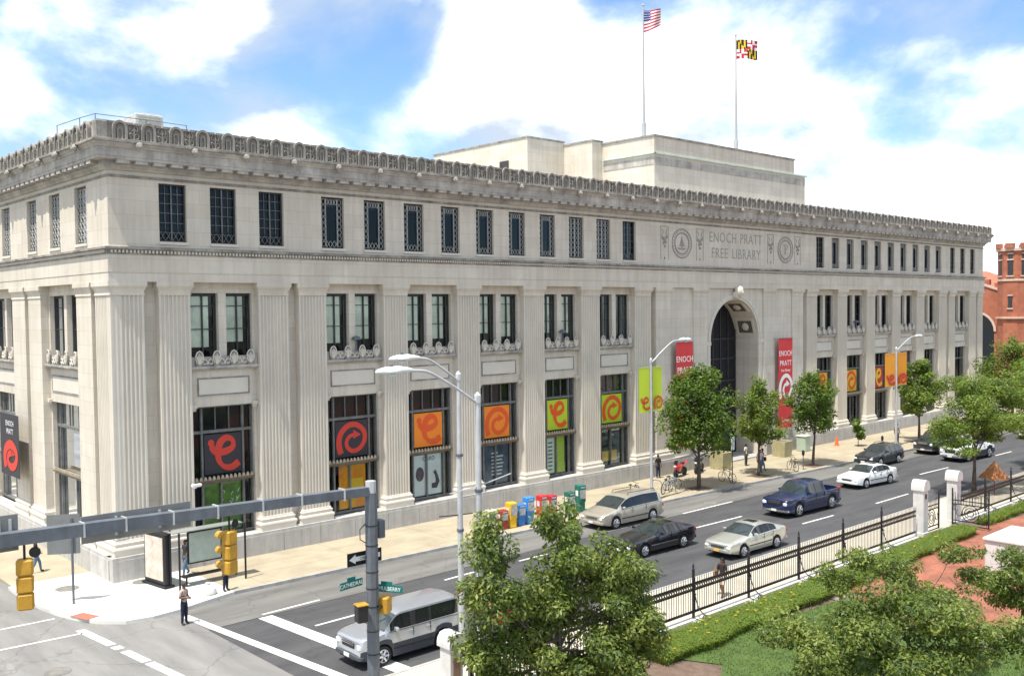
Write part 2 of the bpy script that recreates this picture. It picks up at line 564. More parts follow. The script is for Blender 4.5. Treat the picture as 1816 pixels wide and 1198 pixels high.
MB().box(20.0, 21.3, -24.6, -24.05, 0, 0.012).build('drain_cover', COVER)['kind'] = 'structure'
# painted markings
PAINT = mat('road_paint', (0.78, 0.77, 0.73), 0.7, col2=(0.5, 0.49, 0.46), scale=3.5, detail=8)
ZM = ROADZ + 0.011
def mark(pts):
    o = sheet(pts, ZM).build('road_marking', PAINT)
    o['kind'] = 'structure'
    return o
mark([(0.0, -6.75), (0.35, -6.7), (1.45, -17.5), (1.05, -17.5)])               # crosswalk line
mark([(2.15, -9.1), (2.75, -9.1), (3.35, -17.75), (2.7, -17.75)])              # stop bar
for y0, y1 in ((-5.5, -8.1), (-8.35, -8.75), (-9.1, -10.7), (-10.9, -14.5), (-14.8, -19)):                                  # broken crosswalk line
    f = lambda y: -3.45 + (-y - 5.5) * 0.1
    mark([(f(y0) - 0.17, y0), (f(y0) + 0.17, y0), (f(y1) + 0.17, y1), (f(y1) - 0.17, y1)])
def stripe(x0, y0, x1, y1, w=0.13):
    d = Vector((x1 - x0, y1 - y0)).normalized() * w / 2
    return mark([(x0 + d.y, y0 - d.x), (x1 + d.y, y1 - d.x), (x1 - d.y, y1 + d.x), (x0 - d.y, y0 + d.x)])
stripe(2.5, -8.75, 5.2, -8.65); stripe(3.3, -11.5, 5.4, -11.45); stripe(10.8, -10.05, 12.6, -9.95)
stripe(15.4, -10.0, 17.3, -10.0); stripe(29.5, -8.95, 34.5, -8.95)
stripe(27.0, -11.75, 31.3, -11.85); stripe(21.0, -11.7, 22.5, -11.7)
stripe(40.1, -15.6, 44.4, -15.6); stripe(32.0, -15.4, 35.2, -15.5); stripe(51.9, -12.85, 56.3, -13.0); stripe(63.7, -13.2, 67.6, -13.3); stripe(49.5, -9.9, 52.5, -10.0); stripe(74, -13.4, 78, -13.5); stripe(84, -13.5, 88, -13.6)
stripe(-6.4, -3.2, -3.7, -3.3); stripe(-8.5, -5.6, -3.5, -5.95)

# iron covers, patches and seams in the roadway
TAR = mat('tar_patch', (0.028, 0.028, 0.03), 0.8, var=0.3, scale=3)
for x, y, r in ((33.2, -8.2, 0.42), (14.5, -13.2, 0.4), (-5.5, -9.5, 0.45), (38.5, -10.5, 0.35)):
    MB().lathe((x, y, ROADZ), [(r, 0), (r, 0.013)], 18).build('manhole_cover', COVER)['kind'] = 'structure'
for x0, x1, y0, y1 in ((6.5, 10.2, -13.4, -12.2), (27.5, 29.5, -15.1, -14.0), (47, 51, -16.6, -15.6), (16, 18.5, -16.8, -16.1)):
    sheet([(x0, y0), (x1, y0 + 0.1), (x1 - 0.1, y1), (x0 + 0.15, y1 - 0.05)], ROADZ + 0.0085).build('road_patch', TAR)['kind'] = 'structure'
mb = MB()
for y in (-9.05,):
    mb.add([(0.2, y, ROADZ + 0.0095), (110, y, ROADZ + 0.0095), (110, y + 0.05, ROADZ + 0.0095), (0.2, y + 0.05, ROADZ + 0.0095)], [(0, 1, 2, 3)])
struct('road_seam', mb, TAR)

# ================================================================== LIBRARY
B = thing('library_building', 'long pale limestone library with fluted pilasters, arched entrance and crested cornice', 'building')
BL, BD = 94.7, 36.0
ZP, ZE, ZS0, ZS1, ZW0, ZW1 = 1.09, 13.48, 14.70, 15.05, 15.34, 18.02
def TF(u, v, z): return (u, v, z)                 # front: along x, inward +y
def TL(u, v, z): return (v - 0.012, u, z)         # left side: along y, inward +x
FOOT = [(0, BD, -1, 0), (0, 0, -1, -1), (BL, 0, 1, -1), (BL, BD, 1, 0)]
def sweep(prof):
    """closed (out, z) profile carried round the three visible sides with mitred corners"""
    mb = MB()
    n = len(prof)
    vs = [(x + sx * o, y + sy * o, z) for x, y, sx, sy in FOOT for o, z in prof]
    fs = [(i * n + k, i * n + (k + 1) % n, (i + 1) * n + (k + 1) % n, (i + 1) * n + k) for i in range(3) for k in range(n)]
    fs += [tuple(range(n)), tuple(range(3 * n, 4 * n))]
    return mb.add(vs, fs)

# --- walls of the top storey with window openings
FW = [(2.29, 3.6), (4.77, 6.11), (7.31, 8.66)] + [(10.85 + 2.625 * k, 12.22 + 2.625 * k) for k in range(10)] \
   + [(59.66 + 2.577 * k, 60.98 + 2.577 * k) for k in range(10)] + [(86.31, 87.5), (88.81, 90.0), (91.32, 92.5)]
LW = [(2.71, 4.3), (6.47, 8.06), (10.16, 11.75), (14.87, 16.46), (18.6, 20.2), (22.3, 23.9), (26, 27.6)]
def upper_wall(T, wins, u0, u1):
    mb = MB(T)
    e = [u0] + [q for w in wins for q in w] + [u1]
    for i in range(0, len(e), 2):
        mb.box(e[i], e[i + 1], 0, 0.5, ZW0, ZW1)
    mb.box(u0, u1, 0, 0.5, ZS1 - 0.1, ZW0)
    mb.box(u0, u1, 0, 0.5, ZW1, 18.6)
    return mb
upper_wall(TF, FW, 0, BL).build('wall', LIME, B)
upper_wall(TL, LW, 0.012, BD).build('wall', LIME, B)
MB().box(BL - 0.5, BL, 0.5, BD, 0, 19).build('wall', LIME, B)
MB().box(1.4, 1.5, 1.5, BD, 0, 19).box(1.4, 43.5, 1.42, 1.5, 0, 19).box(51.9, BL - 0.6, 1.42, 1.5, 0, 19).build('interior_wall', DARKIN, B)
# window sills course under the upper windows, frieze, string course
sweep([(-0.45, ZE), (0.10, ZE), (0.10, ZE + 0.42), (0.12, ZE + 0.42), (0.12, ZS0), (-0.45, ZS0)]).build('frieze', LIME, B)
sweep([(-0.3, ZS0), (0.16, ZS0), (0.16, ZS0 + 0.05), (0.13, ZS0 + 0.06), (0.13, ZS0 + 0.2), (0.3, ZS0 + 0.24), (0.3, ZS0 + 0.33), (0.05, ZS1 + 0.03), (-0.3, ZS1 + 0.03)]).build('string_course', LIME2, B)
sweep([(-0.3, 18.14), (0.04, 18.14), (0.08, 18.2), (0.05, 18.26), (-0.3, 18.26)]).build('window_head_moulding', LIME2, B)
mb = MB(TF)
x = 0.0
while x < BL:
    mb.box(x, x + 0.085, -0.2, -0.12, ZS0 + 0.07, ZS0 + 0.2)
    x += 0.17
o = mb.build('dentil_row', LIME3, B); o['kind'] = 'stuff'
mb = MB(TL)
x = 0.1
while x < 20:
    mb.box(x, x + 0.085, -0.2, -0.12, ZS0 + 0.07, ZS0 + 0.2)
    x += 0.17
o = mb.build('dentil_row', LIME3, B); o['kind'] = 'stuff'

# --- plinth of granite blocks
def plinth(T, u0, u1, step, skip=None):
    n = round((u1 - u0) / step)
    s = (u1 - u0) / n
    for i in range(n):
        a, b = u0 + i * s, u0 + (i + 1) * s
        if skip and b > skip[0] and a < skip[1]:
            if a < skip[0] - 0.3: b = skip[0]
            elif b > skip[1] + 0.3: a = skip[1]
            else: continue
        j = random.uniform(-0.006, 0.006)
        MB(T).box(a + 0.012, b - 0.012, -0.34 + j, 0.1, -0.2, ZP - 0.14).build('stone_block', PLINTH, B)
        MB(T).box(a + 0.008, b - 0.008, -0.30 + j, 0.5, ZP - 0.132, ZP).build('cap_stone', PLINTH, B)
random.seed(3)
plinth(TF, -0.33, BL + 0.3, 2.1, (43.9, 51.5))
plinth(TL, 0.12, 30, 2.4)
MB().box(-0.3, 43.9, -0.28, 0.5, -0.3, ZP - 0.02).box(51.5, BL + 0.3, -0.28, 0.5, -0.3, ZP - 0.02).box(-0.28, 0.4, 0.5, 34, -0.3, ZP - 0.03).build('plinth_core', PLINTH, B)

# --- pilasters
def stack(mb, u0, u1, d, rows):
    vs, fs = [], []
    for o, z in rows:
        vs += [(u0 - o, d, z), (u0 - o, -o, z), (u1 + o, -o, z), (u1 + o, d, z)]
    for i in range(len(rows) - 1):
        fs += [(i * 4 + k, i * 4 + (k + 1) % 4, i * 4 + 4 + (k + 1) % 4, i * 4 + 4 + k) for k in range(4)]
    fs += [(0, 1, 2, 3), tuple(range(len(rows) * 4 - 4, len(rows) * 4))]
    return mb.add(vs, fs)
def pilaster(T, u0, u1, fl=True, d=0.5):
    w = u1 - u0
    pr = [(u0, d), (u0, 0.0)]
    if fl:
        n = max(6, round(w / 0.2))
        m = 0.07
        s = (w - 2 * m) / n
        for k in range(n):
            c = u0 + m + (k + 0.5) * s
            r = s * 0.34
            pr += [(c - r * math.cos(a), r * 1.1 * math.sin(a)) for a in (0.0, 0.8, 1.57, 2.34, 3.1416)]
    pr += [(u1, 0.0), (u1, d)]
    p = MB(T).prism(pr, ZP + 0.7, 12.86).build('pilaster', LIME4 if fl else LIME, B)
    mb = stack(MB(T), u0, u1, d, [(0.15, ZP), (0.15, ZP + 0.2), (0.17, ZP + 0.21), (0.19, ZP + 0.3), (0.17, ZP + 0.38), (0.11, ZP + 0.40), (0.09, ZP + 0.48), (0.12, ZP + 0.52), (0.12, ZP + 0.58), (0.06, ZP + 0.60), (0.04, ZP + 0.7)])
    mb.build('base', LIME3, p)
    mb = stack(MB(T), u0, u1, d, [(0.0, 12.86), (0.035, 12.87), (0.035, 12.93), (0.01, 12.95), (0.02, 13.08), (0.09, 13.2), (0.095, 13.26), (0.13, 13.28), (0.13, ZE)])
    mb.build('capital', LIME, p)
    return p
FP = [(0, 1.49), (2.19, 3.68), (7.19, 8.82), (9.44, 11.03), (14.65, 16.24), (19.85, 21.53), (25.16, 26.90), (30.33, 32.10), (35.72, 37.45),
      (37.99, 39.65), (42.38, 44.04), (51.58, 53.22), (55.85, 57.55), (58.15, 59.8), (63.32, 64.95), (68.55, 70.15), (73.6, 75.25), (78.7, 80.4), (83.75, 85.5),
      (86.22, 87.6), (91.2, 92.85), (93.4, BL)]
for i, (a, b) in enumerate(FP):
    pilaster(TF, a, b, i not in (9, 10, 11, 12))
LP = [(0.012, 1.9), (2.41, 4.45), (9.88, 11.98), (12.58, 14.9), (20.2, 22.2), (22.8, 24.8), (30, 32)]
for a, b in LP:
    pilaster(TL, a, b, a < 0.1)
# plain recesses between paired pilasters, and the flanks of the entrance
for a, b in ((1.49, 2.19), (8.82, 9.44), (37.45, 37.99), (57.55, 58.15), (85.5, 86.22), (92.85, 93.4)):
    MB(TF).box(a, b, 0.46, 0.6, ZP, ZE).build('recess_wall', LIME, B)
for a, b in ((1.9, 2.41), (11.98, 12.58), (22.2, 22.8)):
    MB(TL).box(a, b, 0.46, 0.6, ZP, ZE).build('recess_wall', LIME, B)
for a, b in ((39.65, 42.38), (53.22, 55.85)):
    MB(TF).box(a, b, 0.09, 0.6, ZP, ZE).build('flank_wall', LIME, B)

# --- small carved pieces, shared meshes
def ring_arch(w, h, t, d, n=8):
    """stilted arch frame w wide, h high, band t, depth d; front at y=-d"""
    r = w / 2
    o = [(-r, 0)] + [(-r * math.cos(PI * i / n), h - r + r * math.sin(PI * i / n)) for i in range(n + 1)] + [(r, 0)]
    q = r - t
    i_ = [(-q, 0)] + [(-q * math.cos(PI * i / n), h - r + q * math.sin(PI * i / n)) for i in range(n + 1)] + [(q, 0)]
    m = len(o)
    vs = [(x, -d, z) for x, z in o] + [(x, -d, z) for x, z in i_] + [(x, 0, z) for x, z in o] + [(x, -d * 0.3, z) for x, z in i_]
    fs = []
    for k in range(m - 1):
        fs += [(k, k + 1, m + k + 1, m + k), (2 * m + k, 2 * m + k + 1, k + 1, k), (m + k, m + k + 1, 3 * m + k + 1, 3 * m + k)]
    fs.append(tuple(range(3 * m, 4 * m)))
    return vs, fs
def antefix_mesh(w, h, m):
    mb = MB()
    mb.add(*ring_arch(w, h, w * 0.17, 0.16))
    mb.add(*[[(x, y, z) for x, y, z in ring_arch(w * 0.42, h * 0.62, w * 0.1, 0.12)[0]], ring_arch(w * 0.42, h * 0.62, w * 0.1, 0.12)[1]])
    mb.lathe((0, -0.08, h), [(0.01, -0.09), (0.06, -0.05), (0.06, -0.01), (0.02, 0.03)], 6)
    r = w / 2
    o = [(-r, 0)] + [(-r * math.cos(PI * i / 8), h - r + r * math.sin(PI * i / 8)) for i in range(9)] + [(r, 0)]
    mb.add([(x, 0.0, z) for x, z in o] + [(x, 0.06, z) for x, z in o], [tuple(range(10, -1, -1)), tuple(range(11, 22))])
    return mb.mesh('antefix', m)
ANTE = antefix_mesh(0.64, 0.84, LIME2)
def scroll_mesh():
    mb = MB()
    for s in (-1, 1):
        mb.tube([(s * (0.13 - 0.09 * math.cos(a)), -0.05, 0.22 + 0.13 * math.sin(a)) for a in np.linspace(0.2, 5.2, 7)], 0.035, 4)
        mb.tube([(s * (0.11 - 0.07 * math.cos(a)), -0.05, 0.55 - 0.12 * math.sin(a)) for a in np.linspace(0.2, 5.2, 7)], 0.032, 4)
    mb.tube([(0, -0.06, 0.03), (0, -0.06, 0.74)], [0.05, 0.025], 4)
    mb.lathe((0, -0.07, 0.74), [(0.02, -0.05), (0.07, 0), (0.02, 0.07)], 5)
    mb.box(-0.25, 0.25, -0.09, 0, 0.70, 0.76)
    return mb.mesh('scroll_relief', LIME2)
SCRL = scroll_mesh()
def lion_mesh():
    mb = MB()
    mb.lathe((0, 0, 0), [(0.15, 0.02), (0.17, -0.06), (0.13, -0.14), (0.06, -0.17)], 9, 'y')
    mb.cbox((0, -0.19, -0.05), (0.12, 0.1, 0.1), 0, 0.02)
    for s in (-1, 1):
        mb.lathe((s * 0.12, -0.06, 0.14), [(0.05, 0.03), (0.05, -0.03)], 6, 'y')
    mb.box(-0.05, 0.05, -0.12, 0, -0.24, -0.12)
    return mb.mesh('lion_head', LIME2)
LION = lion_mesh()
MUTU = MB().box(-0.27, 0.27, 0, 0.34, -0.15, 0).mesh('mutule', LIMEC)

# --- cornice
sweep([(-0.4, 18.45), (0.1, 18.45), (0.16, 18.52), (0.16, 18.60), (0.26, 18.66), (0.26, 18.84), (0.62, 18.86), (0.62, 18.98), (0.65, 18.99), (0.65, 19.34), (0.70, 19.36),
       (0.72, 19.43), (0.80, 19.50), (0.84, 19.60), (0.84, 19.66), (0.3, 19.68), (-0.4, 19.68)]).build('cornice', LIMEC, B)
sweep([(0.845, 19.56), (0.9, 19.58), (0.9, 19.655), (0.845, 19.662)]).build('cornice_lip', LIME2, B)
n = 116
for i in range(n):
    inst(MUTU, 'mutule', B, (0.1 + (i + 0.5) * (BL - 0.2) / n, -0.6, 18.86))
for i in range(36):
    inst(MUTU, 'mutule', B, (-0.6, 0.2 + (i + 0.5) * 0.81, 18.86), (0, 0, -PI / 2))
for i in range(37):
    inst(LION, 'lion_head', B, (1.1 + i * 2.57, -0.86, 19.47))
for i in range(9):
    inst(LION, 'lion_head', B, (-0.86, 1.3 + i * 2.57, 19.47), (0, 0, -PI / 2))
# parapet cresting
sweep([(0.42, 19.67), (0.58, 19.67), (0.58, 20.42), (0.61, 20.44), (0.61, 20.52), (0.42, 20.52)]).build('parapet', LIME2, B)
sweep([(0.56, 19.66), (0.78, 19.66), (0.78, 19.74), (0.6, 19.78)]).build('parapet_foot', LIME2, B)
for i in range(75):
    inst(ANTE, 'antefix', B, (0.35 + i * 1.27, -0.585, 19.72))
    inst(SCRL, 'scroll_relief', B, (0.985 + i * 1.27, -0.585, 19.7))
for i in range(20):
    inst(ANTE, 'antefix', B, (-0.585, 0.5 + i * 1.27, 19.72), (0, 0, -PI / 2))
    inst(SCRL, 'scroll_relief', B, (-0.585, 1.135 + i * 1.27, 19.7), (0, 0, -PI / 2))
MB().cbox((-0.42, -0.42, 20.06), (0.5, 0.5, 0.84), 0, 0.03).build('corner_block', LIME2, B)
MB().cbox((BL + 0.42, -0.42, 20.06), (0.5, 0.5, 0.84), 0, 0.03).build('corner_block', LIME2, B)
# roof: low slope up from the parapet, pale metal
ROOF = mat('pale_roof', (0.45, 0.47, 0.45), 0.7, col2=(0.36, 0.38, 0.36), scale=0.6)
COPPER = mat('verdigris_copper', (0.50, 0.60, 0.54), 0.7, var=0.2, scale=1.5)
mb = MB()
mb.add([(0, 0, 19.6), (BL, 0, 19.6), (BL, BD, 19.6), (0, BD, 19.6), (4, 4, 20.72), (BL - 4, 4, 20.72), (BL - 4, BD - 2, 20.72), (4, BD - 2, 20.72)],
       [(0, 1, 5, 4), (1, 2, 6, 5), (2, 3, 7, 6), (3, 0, 4, 7), (4, 5, 6, 7)])
mb.build('roof', ROOF, B)

# --- top storey windows: bronze frame, glass, muntins, ironwork
LACE = mat('pale_ironwork', (0.45, 0.45, 0.42), 0.7, var=0.2)
DRAPE = mat('grey_drape', (0.03, 0.031, 0.036), 0.9, var=0.3, scale=1.2)
def upper_window(T, u0, u1, style):
    w = u1 - u0
    mb = MB(T)
    v0, v1 = 0.16, 0.24
    t = 0.07
    mb.box(u0, u0 + t, v0, v1, ZW0, ZW1).box(u1 - t, u1, v0, v1, ZW0, ZW1)
    mb.box(u0 + t, u1 - t, v0, v1, ZW0, ZW0 + t).box(u0 + t, u1 - t, v0, v1, ZW1 - t, ZW1)
    f = mb.build('window', BRONZE, B)
    MB(T).box(u0 + 0.02, u1 - 0.02, 0.245, 0.26, ZW0 + 0.02, ZW1 - 0.02).build('pane', GLASSD, f)
    MB(T).box(u0 - 0.04, u1 + 0.04, -0.06, 0.15, ZW0 - 0.13, ZW0).build('sill', LIME3, f)
    m = MB(T)
    c = (u0 + u1) / 2
    if style == 0:                      # plain casement pair with bars
        m.box(c - 0.03, c + 0.03, 0.17, 0.23, ZW0 + t, ZW1 - t)
        for k in (1, 2, 3, 4, 5):
            z = ZW0 + k * (ZW1 - ZW0) / 6
            m.box(u0 + t, c - 0.03, 0.19, 0.22, z - 0.012, z + 0.012).box(c + 0.03, u1 - t, 0.19, 0.22, z - 0.012, z + 0.012)
        for q in (0.27, 0.73):
            m.box(u0 + w * q - 0.012, u0 + w * q + 0.012, 0.185, 0.225, ZW0 + 0.6, ZW1 - t)
        for a in (u0 + t, c + 0.03):    # crossed bars at the foot
            b = a + w / 2 - t - 0.03
            for k in range(2):
                p, q = a + (b - a) * k / 2, a + (b - a) * (k + 1) / 2
                m.tube([(p, 0.15, ZW0 + t), (q, 0.15, ZW0 + 0.5)], 0.014, 4).tube([(q, 0.15, ZW0 + t), (p, 0.15, ZW0 + 0.5)], 0.014, 4)
        m.build('bars', GREYFR, f)
        for a, b in ((u0 + 0.1, c - 0.06), (c + 0.06, u1 - 0.12)):
            MB(T).box(a, b, 0.34, 0.36, ZW0 + 0.55, ZW1 - 0.1).build('blind', BLIND2, f)
    else:                               # lace-like ironwork borders
        sw = w * 0.2
        for a, b in ((u0 + t, u0 + t + sw), (u1 - t - sw, u1 - t)):
            nn = 8
            for k in range(nn):
                z0 = ZW0 + t + k * (ZW1 - ZW0 - 2 * t) / nn
                z1 = ZW0 + t + (k + 1) * (ZW1 - ZW0 - 2 * t) / nn
                zm, cm, rr = (z0 + z1) / 2, (a + b) / 2, (b - a) * 0.42
                m.tube([(cm + rr * math.cos(g), 0.15, zm + (z1 - z0) * 0.46 * math.sin(g)) for g in np.linspace(0, 2 * PI, 7)[:-1]], 0.018, 4, closed=True)
            m.box(a - 0.012 if a > c else b - 0.012, a + 0.012 if a > c else b + 0.012, 0.135, 0.165, ZW0 + t, ZW1 - t)
        if style == 2:
            m.box(c - 0.03, c + 0.03, 0.16, 0.2, ZW0 + t, ZW1 - t)
            for k in range(8):
                zm = ZW0 + t + (k + 0.5) * (ZW1 - ZW0 - 2 * t) / 8
                for cc in (c - w * 0.13, c + w * 0.13):
                    m.tube([(cc + w * 0.1 * math.cos(g), 0.15, zm + 0.14 * math.sin(g)) for g in np.linspace(0, 2 * PI, 7)[:-1]], 0.016, 4, closed=True)
        else:
            for k in range(4):
                cc = u0 + t + sw + (k + 0.5) * (w - 2 * t - 2 * sw) / 4
                m.tube([(cc + 0.07 * math.cos(g), 0.15, ZW1 - 0.24 + 0.16 * math.sin(g)) for g in np.linspace(0, 2 * PI, 7)[:-1]], 0.016, 4, closed=True)
            for k in range(3):
                cc = u0 + t + sw + (k + 0.2) * (w - 2 * t - 2 * sw) / 3
                m.tube([(cc, 0.15, ZW0 + t), (cc + 0.2, 0.15, ZW0 + 0.4)], 0.013, 4).tube([(cc + 0.2, 0.15, ZW0 + t), (cc, 0.15, ZW0 + 0.4)], 0.013, 4)
        m.build('ironwork', LACE, f)
        MB(T).box(u0 + 0.05, u0 + 0.05 + sw * 1.3, 0.30, 0.32, ZW0 + 0.1, ZW1 - 0.06).box(u1 - 0.05 - sw * 1.3, u1 - 0.05, 0.30, 0.32, ZW0 + 0.1, ZW1 - 0.06) \
            .box(u0 + 0.05 + sw * 1.3, u1 - 0.05 - sw * 1.3, 0.30, 0.32, ZW1 - 0.5, ZW1 - 0.06).build('curtain', BLIND3, f)
        MB(T).box(u0 + 0.06, u1 - 0.06, 0.45, 0.47, ZW0 + 0.5, ZW1 - 0.1).build('drape', DRAPE, f)
BLIND2 = mat('grey_green_blind', (0.34, 0.35, 0.30), 0.9, var=0.4, scale=1.0)
BLIND3 = mat('pale_net_curtain', (0.42, 0.43, 0.43), 0.9, var=0.4, scale=2.5)
for i, (a, b) in enumerate(FW):
    st = 0 if (i < 3 or i > 22) else (2 if i in (10, 11) else (0 if i in (12, 13) else 1))
    upper_window(TF, a, b, st)
for i, (a, b) in enumerate(LW):
    upper_window(TL, a, b, 2)

# --- bays: stone surround, pair of windows, crested balcony, panel, display window
def palmette():
    mb = MB()
    o = [(-0.16, 0), (-0.19, 0.25), (-0.18, 0.5), (-0.1, 0.68), (0, 0.74), (0.1, 0.68), (0.18, 0.5), (0.19, 0.25), (0.16, 0)]
    mb.cur = 1
    mb.prism(o, -0.05, 0.06, 'y')
    mb.cur = 0
    for k in (-2, -1, 0, 1, 2):
        mb.tube([(k * 0.02, -0.07, 0.1), (k * 0.062, -0.09, 0.42), (k * 0.06, -0.07, 0.62 - abs(k) * 0.06)], [0.02, 0.032, 0.015], 4)
    mb.tube([(0.19 * math.cos(a), -0.07, 0.42 + 0.32 * math.sin(a)) for a in np.linspace(-0.9, PI + 0.9, 9)], 0.03, 4)
    return mb.mesh('palmette', [LIME3, LIME2])
PALM = palmette()
def swag():
    mb = MB()
    for s in (-1, 1):
        mb.tube([(s * (0.16 - 0.11 * math.cos(a)), -0.03, 0.22 + 0.13 * math.sin(a)) for a in np.linspace(0.3, 5.6, 8)], 0.035, 4)
    mb.lathe((0, -0.03, 0.15), [(0.02, -0.09), (0.075, 0), (0.02, 0.12)], 5)
    return mb.mesh('scroll', LIME3)
SWAG = swag()
BAYS = []
def bay(T, u0, u1, rot, front=True):
    w = u1 - u0
    J, c, hm = 0.17, (u0 + u1) / 2, 0.2
    a, b = u0 + J, u1 - J
    mb = MB(T)
    mb.box(u0, a, 0.40, 0.95, ZP, ZE).box(b, u1, 0.40, 0.95, ZP, ZE)
    mb.box(a, b, 0.40, 0.95, 12.98, ZE).box(a, b, 0.36, 0.95, 7.5, 9.62)
    mb.box(c - hm, c + hm, 0.36, 0.95, 9.62, 12.98)
    s = mb.build('bay_wall', LIME, B)
    for q in (u0 + 0.02, u1 - 0.32):      # corbels under the panel
        MB(T).box(q, q + 0.3, 0.2, 0.355, 7.45, 7.62).box(q + 0.04, q + 0.26, 0.26, 0.355, 7.32, 7.45).build('corbel', LIME, s)
    pa, pb = a + 0.24, b - 0.24
    mb = MB(T)                       # moulded frame of the panel
    z0, z1, t = 8.02, 8.9, 0.07
    mb.box(pa, pb, 0.325, 0.36, z0, z0 + t).box(pa, pb, 0.325, 0.36, z1 - t, z1).box(pa, pa + t, 0.325, 0.36, z0 + t, z1 - t).box(pb - t, pb, 0.325, 0.36, z0 + t, z1 - t)
    mb.build('panel_frame', LIME2, s)
    MB(T).box(pa + t, pb - t, 0.345, 0.36, z0 + t, z1 - t).build('panel', LIME3, s)
    mb = MB(T)
    mb.box(u0 + 0.01, u1 - 0.01, 0.10, 0.40, 9.36, 9.46).box(u0 + 0.01, u1 - 0.01, 0.18, 0.40, 9.28, 9.36).box(u0 + 0.02, u1 - 0.02, 0.22, 0.34, 9.46, 9.92)
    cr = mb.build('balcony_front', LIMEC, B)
    for k in range(4):
        u = u0 + w * (k + 0.5) / 4
        inst(PALM, 'palmette', cr, T(u, 0.16, 9.46), (0, 0, rot))
        if k < 3:
            inst(SWAG, 'scroll', cr, T(u + w / 8, 0.20, 9.46), (0, 0, rot))
    for (p, q) in ((a, c - hm), (c + hm, b)):
        mb = MB(T)
        t, z0, z1 = 0.07, 9.62, 12.98
        v0, v1 = 0.62, 0.72
        mb.box(p, p + t, v0, v1, z0, z1).box(q - t, q, v0, v1, z0, z1).box(p + t, q - t, v0, v1, z0, z0 + t).box(p + t, q - t, v0, v1, z1 - 0.12, z1)
        m_ = (p + q) / 2
        mb.box(m_ - 0.035, m_ + 0.035, v0 + 0.02, v1 - 0.01, z0 + t, z1 - 0.12)
        for k in (1, 2):
            z = z0 + 0.5 + k * (z1 - z0) / 3
            mb.box(p + t, m_ - 0.035, v0 + 0.04, v1 - 0.02, z - 0.02, z + 0.02).box(m_ + 0.035, q - t, v0 + 0.04, v1 - 0.02, z - 0.02, z + 0.02)
        f = mb.build('window', BRONZE, B)
        MB(T).box(p + 0.02, q - 0.02, 0.725, 0.735, z0 + 0.02, z1 - 0.02).build('pane', GLASS, f)
        if front and u0 < 32:
            zb = 10.45 + random.uniform(-0.15, 0.15)
            MB(T).box(p + 0.08, q - 0.34, 0.755, 0.77, zb, z1 - 0.15).build('blind', BLIND, f)
        elif front and u0 < 60:
            mb = MB(T)
            k = p + 0.06
            while k < q - 0.1:
                mb.box(k, k + 0.05, 0.80, 0.82, 9.9, z1 - 0.15)
                k += 0.2
            mb.build('curtain', mat('blue_grey_curtain', (0.2, 0.23, 0.28), 0.9), f)
    # display window below
    mb = MB(T)
    t, z0, z1 = 0.08, ZP + 0.02, 7.5
    v0, v1 = 0.60, 0.72
    e = b - 0.52
    mb.box(a, a + t, v0, v1, z0, z1).box(b - t, b, v0, v1, z0, z1).box(a + t, b - t, v0, v1, z1 - t, z1).box(a + t, b - t, v0, v1, z0, z0 + 0.12)
    mb.box(a + t, b - t, v0 - 0.03, v1, 6.18, 6.32).box(e - 0.05, e + 0.05, v0 - 0.01, v1, z0 + 0.12, 6.18)
    mb.box(e - 0.05, e + 0.05, v0 - 0.01, v1, 6.32, z1 - t)
    d_ = a + 0.52
    mb.box(d_ - 0.05, d_ + 0.05, v0 - 0.01, v1, z0 + 0.12, 6.18).box(d_ - 0.05, d_ + 0.05, v0 - 0.01, v1, 6.32, z1 - t)
    for k in (1, 2):
        u = d_ + (e - d_) * k / 3
        mb.box(u - 0.02, u + 0.02, v0 + 0.03, v1 - 0.02, 6.32, z1 - t)
    u = d_ + (e - d_) * 0.45
    mb.box(u - 0.04, u + 0.04, v0, v1, z0 + 0.12, 3.78)
    mb.box(d_ + 0.05, u - 0.04, v0, v1, 3.68, 3.77).box(u + 0.04, e - 0.05, v0, v1, 3.68, 3.77)
    f = mb.build('display_window', GREYFR, B)
    MB(T).box(a + 0.02, b - 0.02, 0.735, 0.745, z0 + 0.02, z1 - 0.02).build('pane', GLASSD if not front else GLASS, f)
    mb = MB(T)                       # bronze hood over the lower lights
    mb.box(a - 0.05, b - 0.1, 0.3, 0.72, 3.84, 3.93).box(a - 0.02, b - 0.13, 0.4, 0.72, 3.76, 3.84)
    hd = mb.build('hood', mat('bronze_brown', (0.16, 0.125, 0.085), 0.5, var=0.3, scale=3), f)
    mb = MB(T)
    k = a
    while k < b - 0.25:
        mb.prism([(k, 3.93), (k + 0.03, 4.07), (k + 0.08, 4.12), (k + 0.13, 4.07), (k + 0.16, 3.93)], 0.28, 0.34, 'y') if front else mb.box(k, k + 0.14, 0.28, 0.34, 3.93, 4.08)
        k += 0.22
    mb.build('crest', mat('bronze_tan', (0.42, 0.36, 0.27), 0.5, var=0.3, scale=3), hd)
    BAYS.append((a, b, e))
FB = [(3.68, 7.19), (11.03, 14.65), (16.24, 19.85), (21.53, 25.16), (26.90, 30.33), (32.10, 35.72),
      (59.8, 63.32), (64.95, 68.55), (70.15, 73.6), (75.25, 78.7), (80.4, 83.75), (87.6, 91.2)]
random.seed(8)
for a, b in FB:
    bay(TF, a, b, 0)
for a, b in ((4.45, 9.88), (14.9, 20.2), (24.8, 30)):
    bay(TL, a, b, -PI / 2, False)

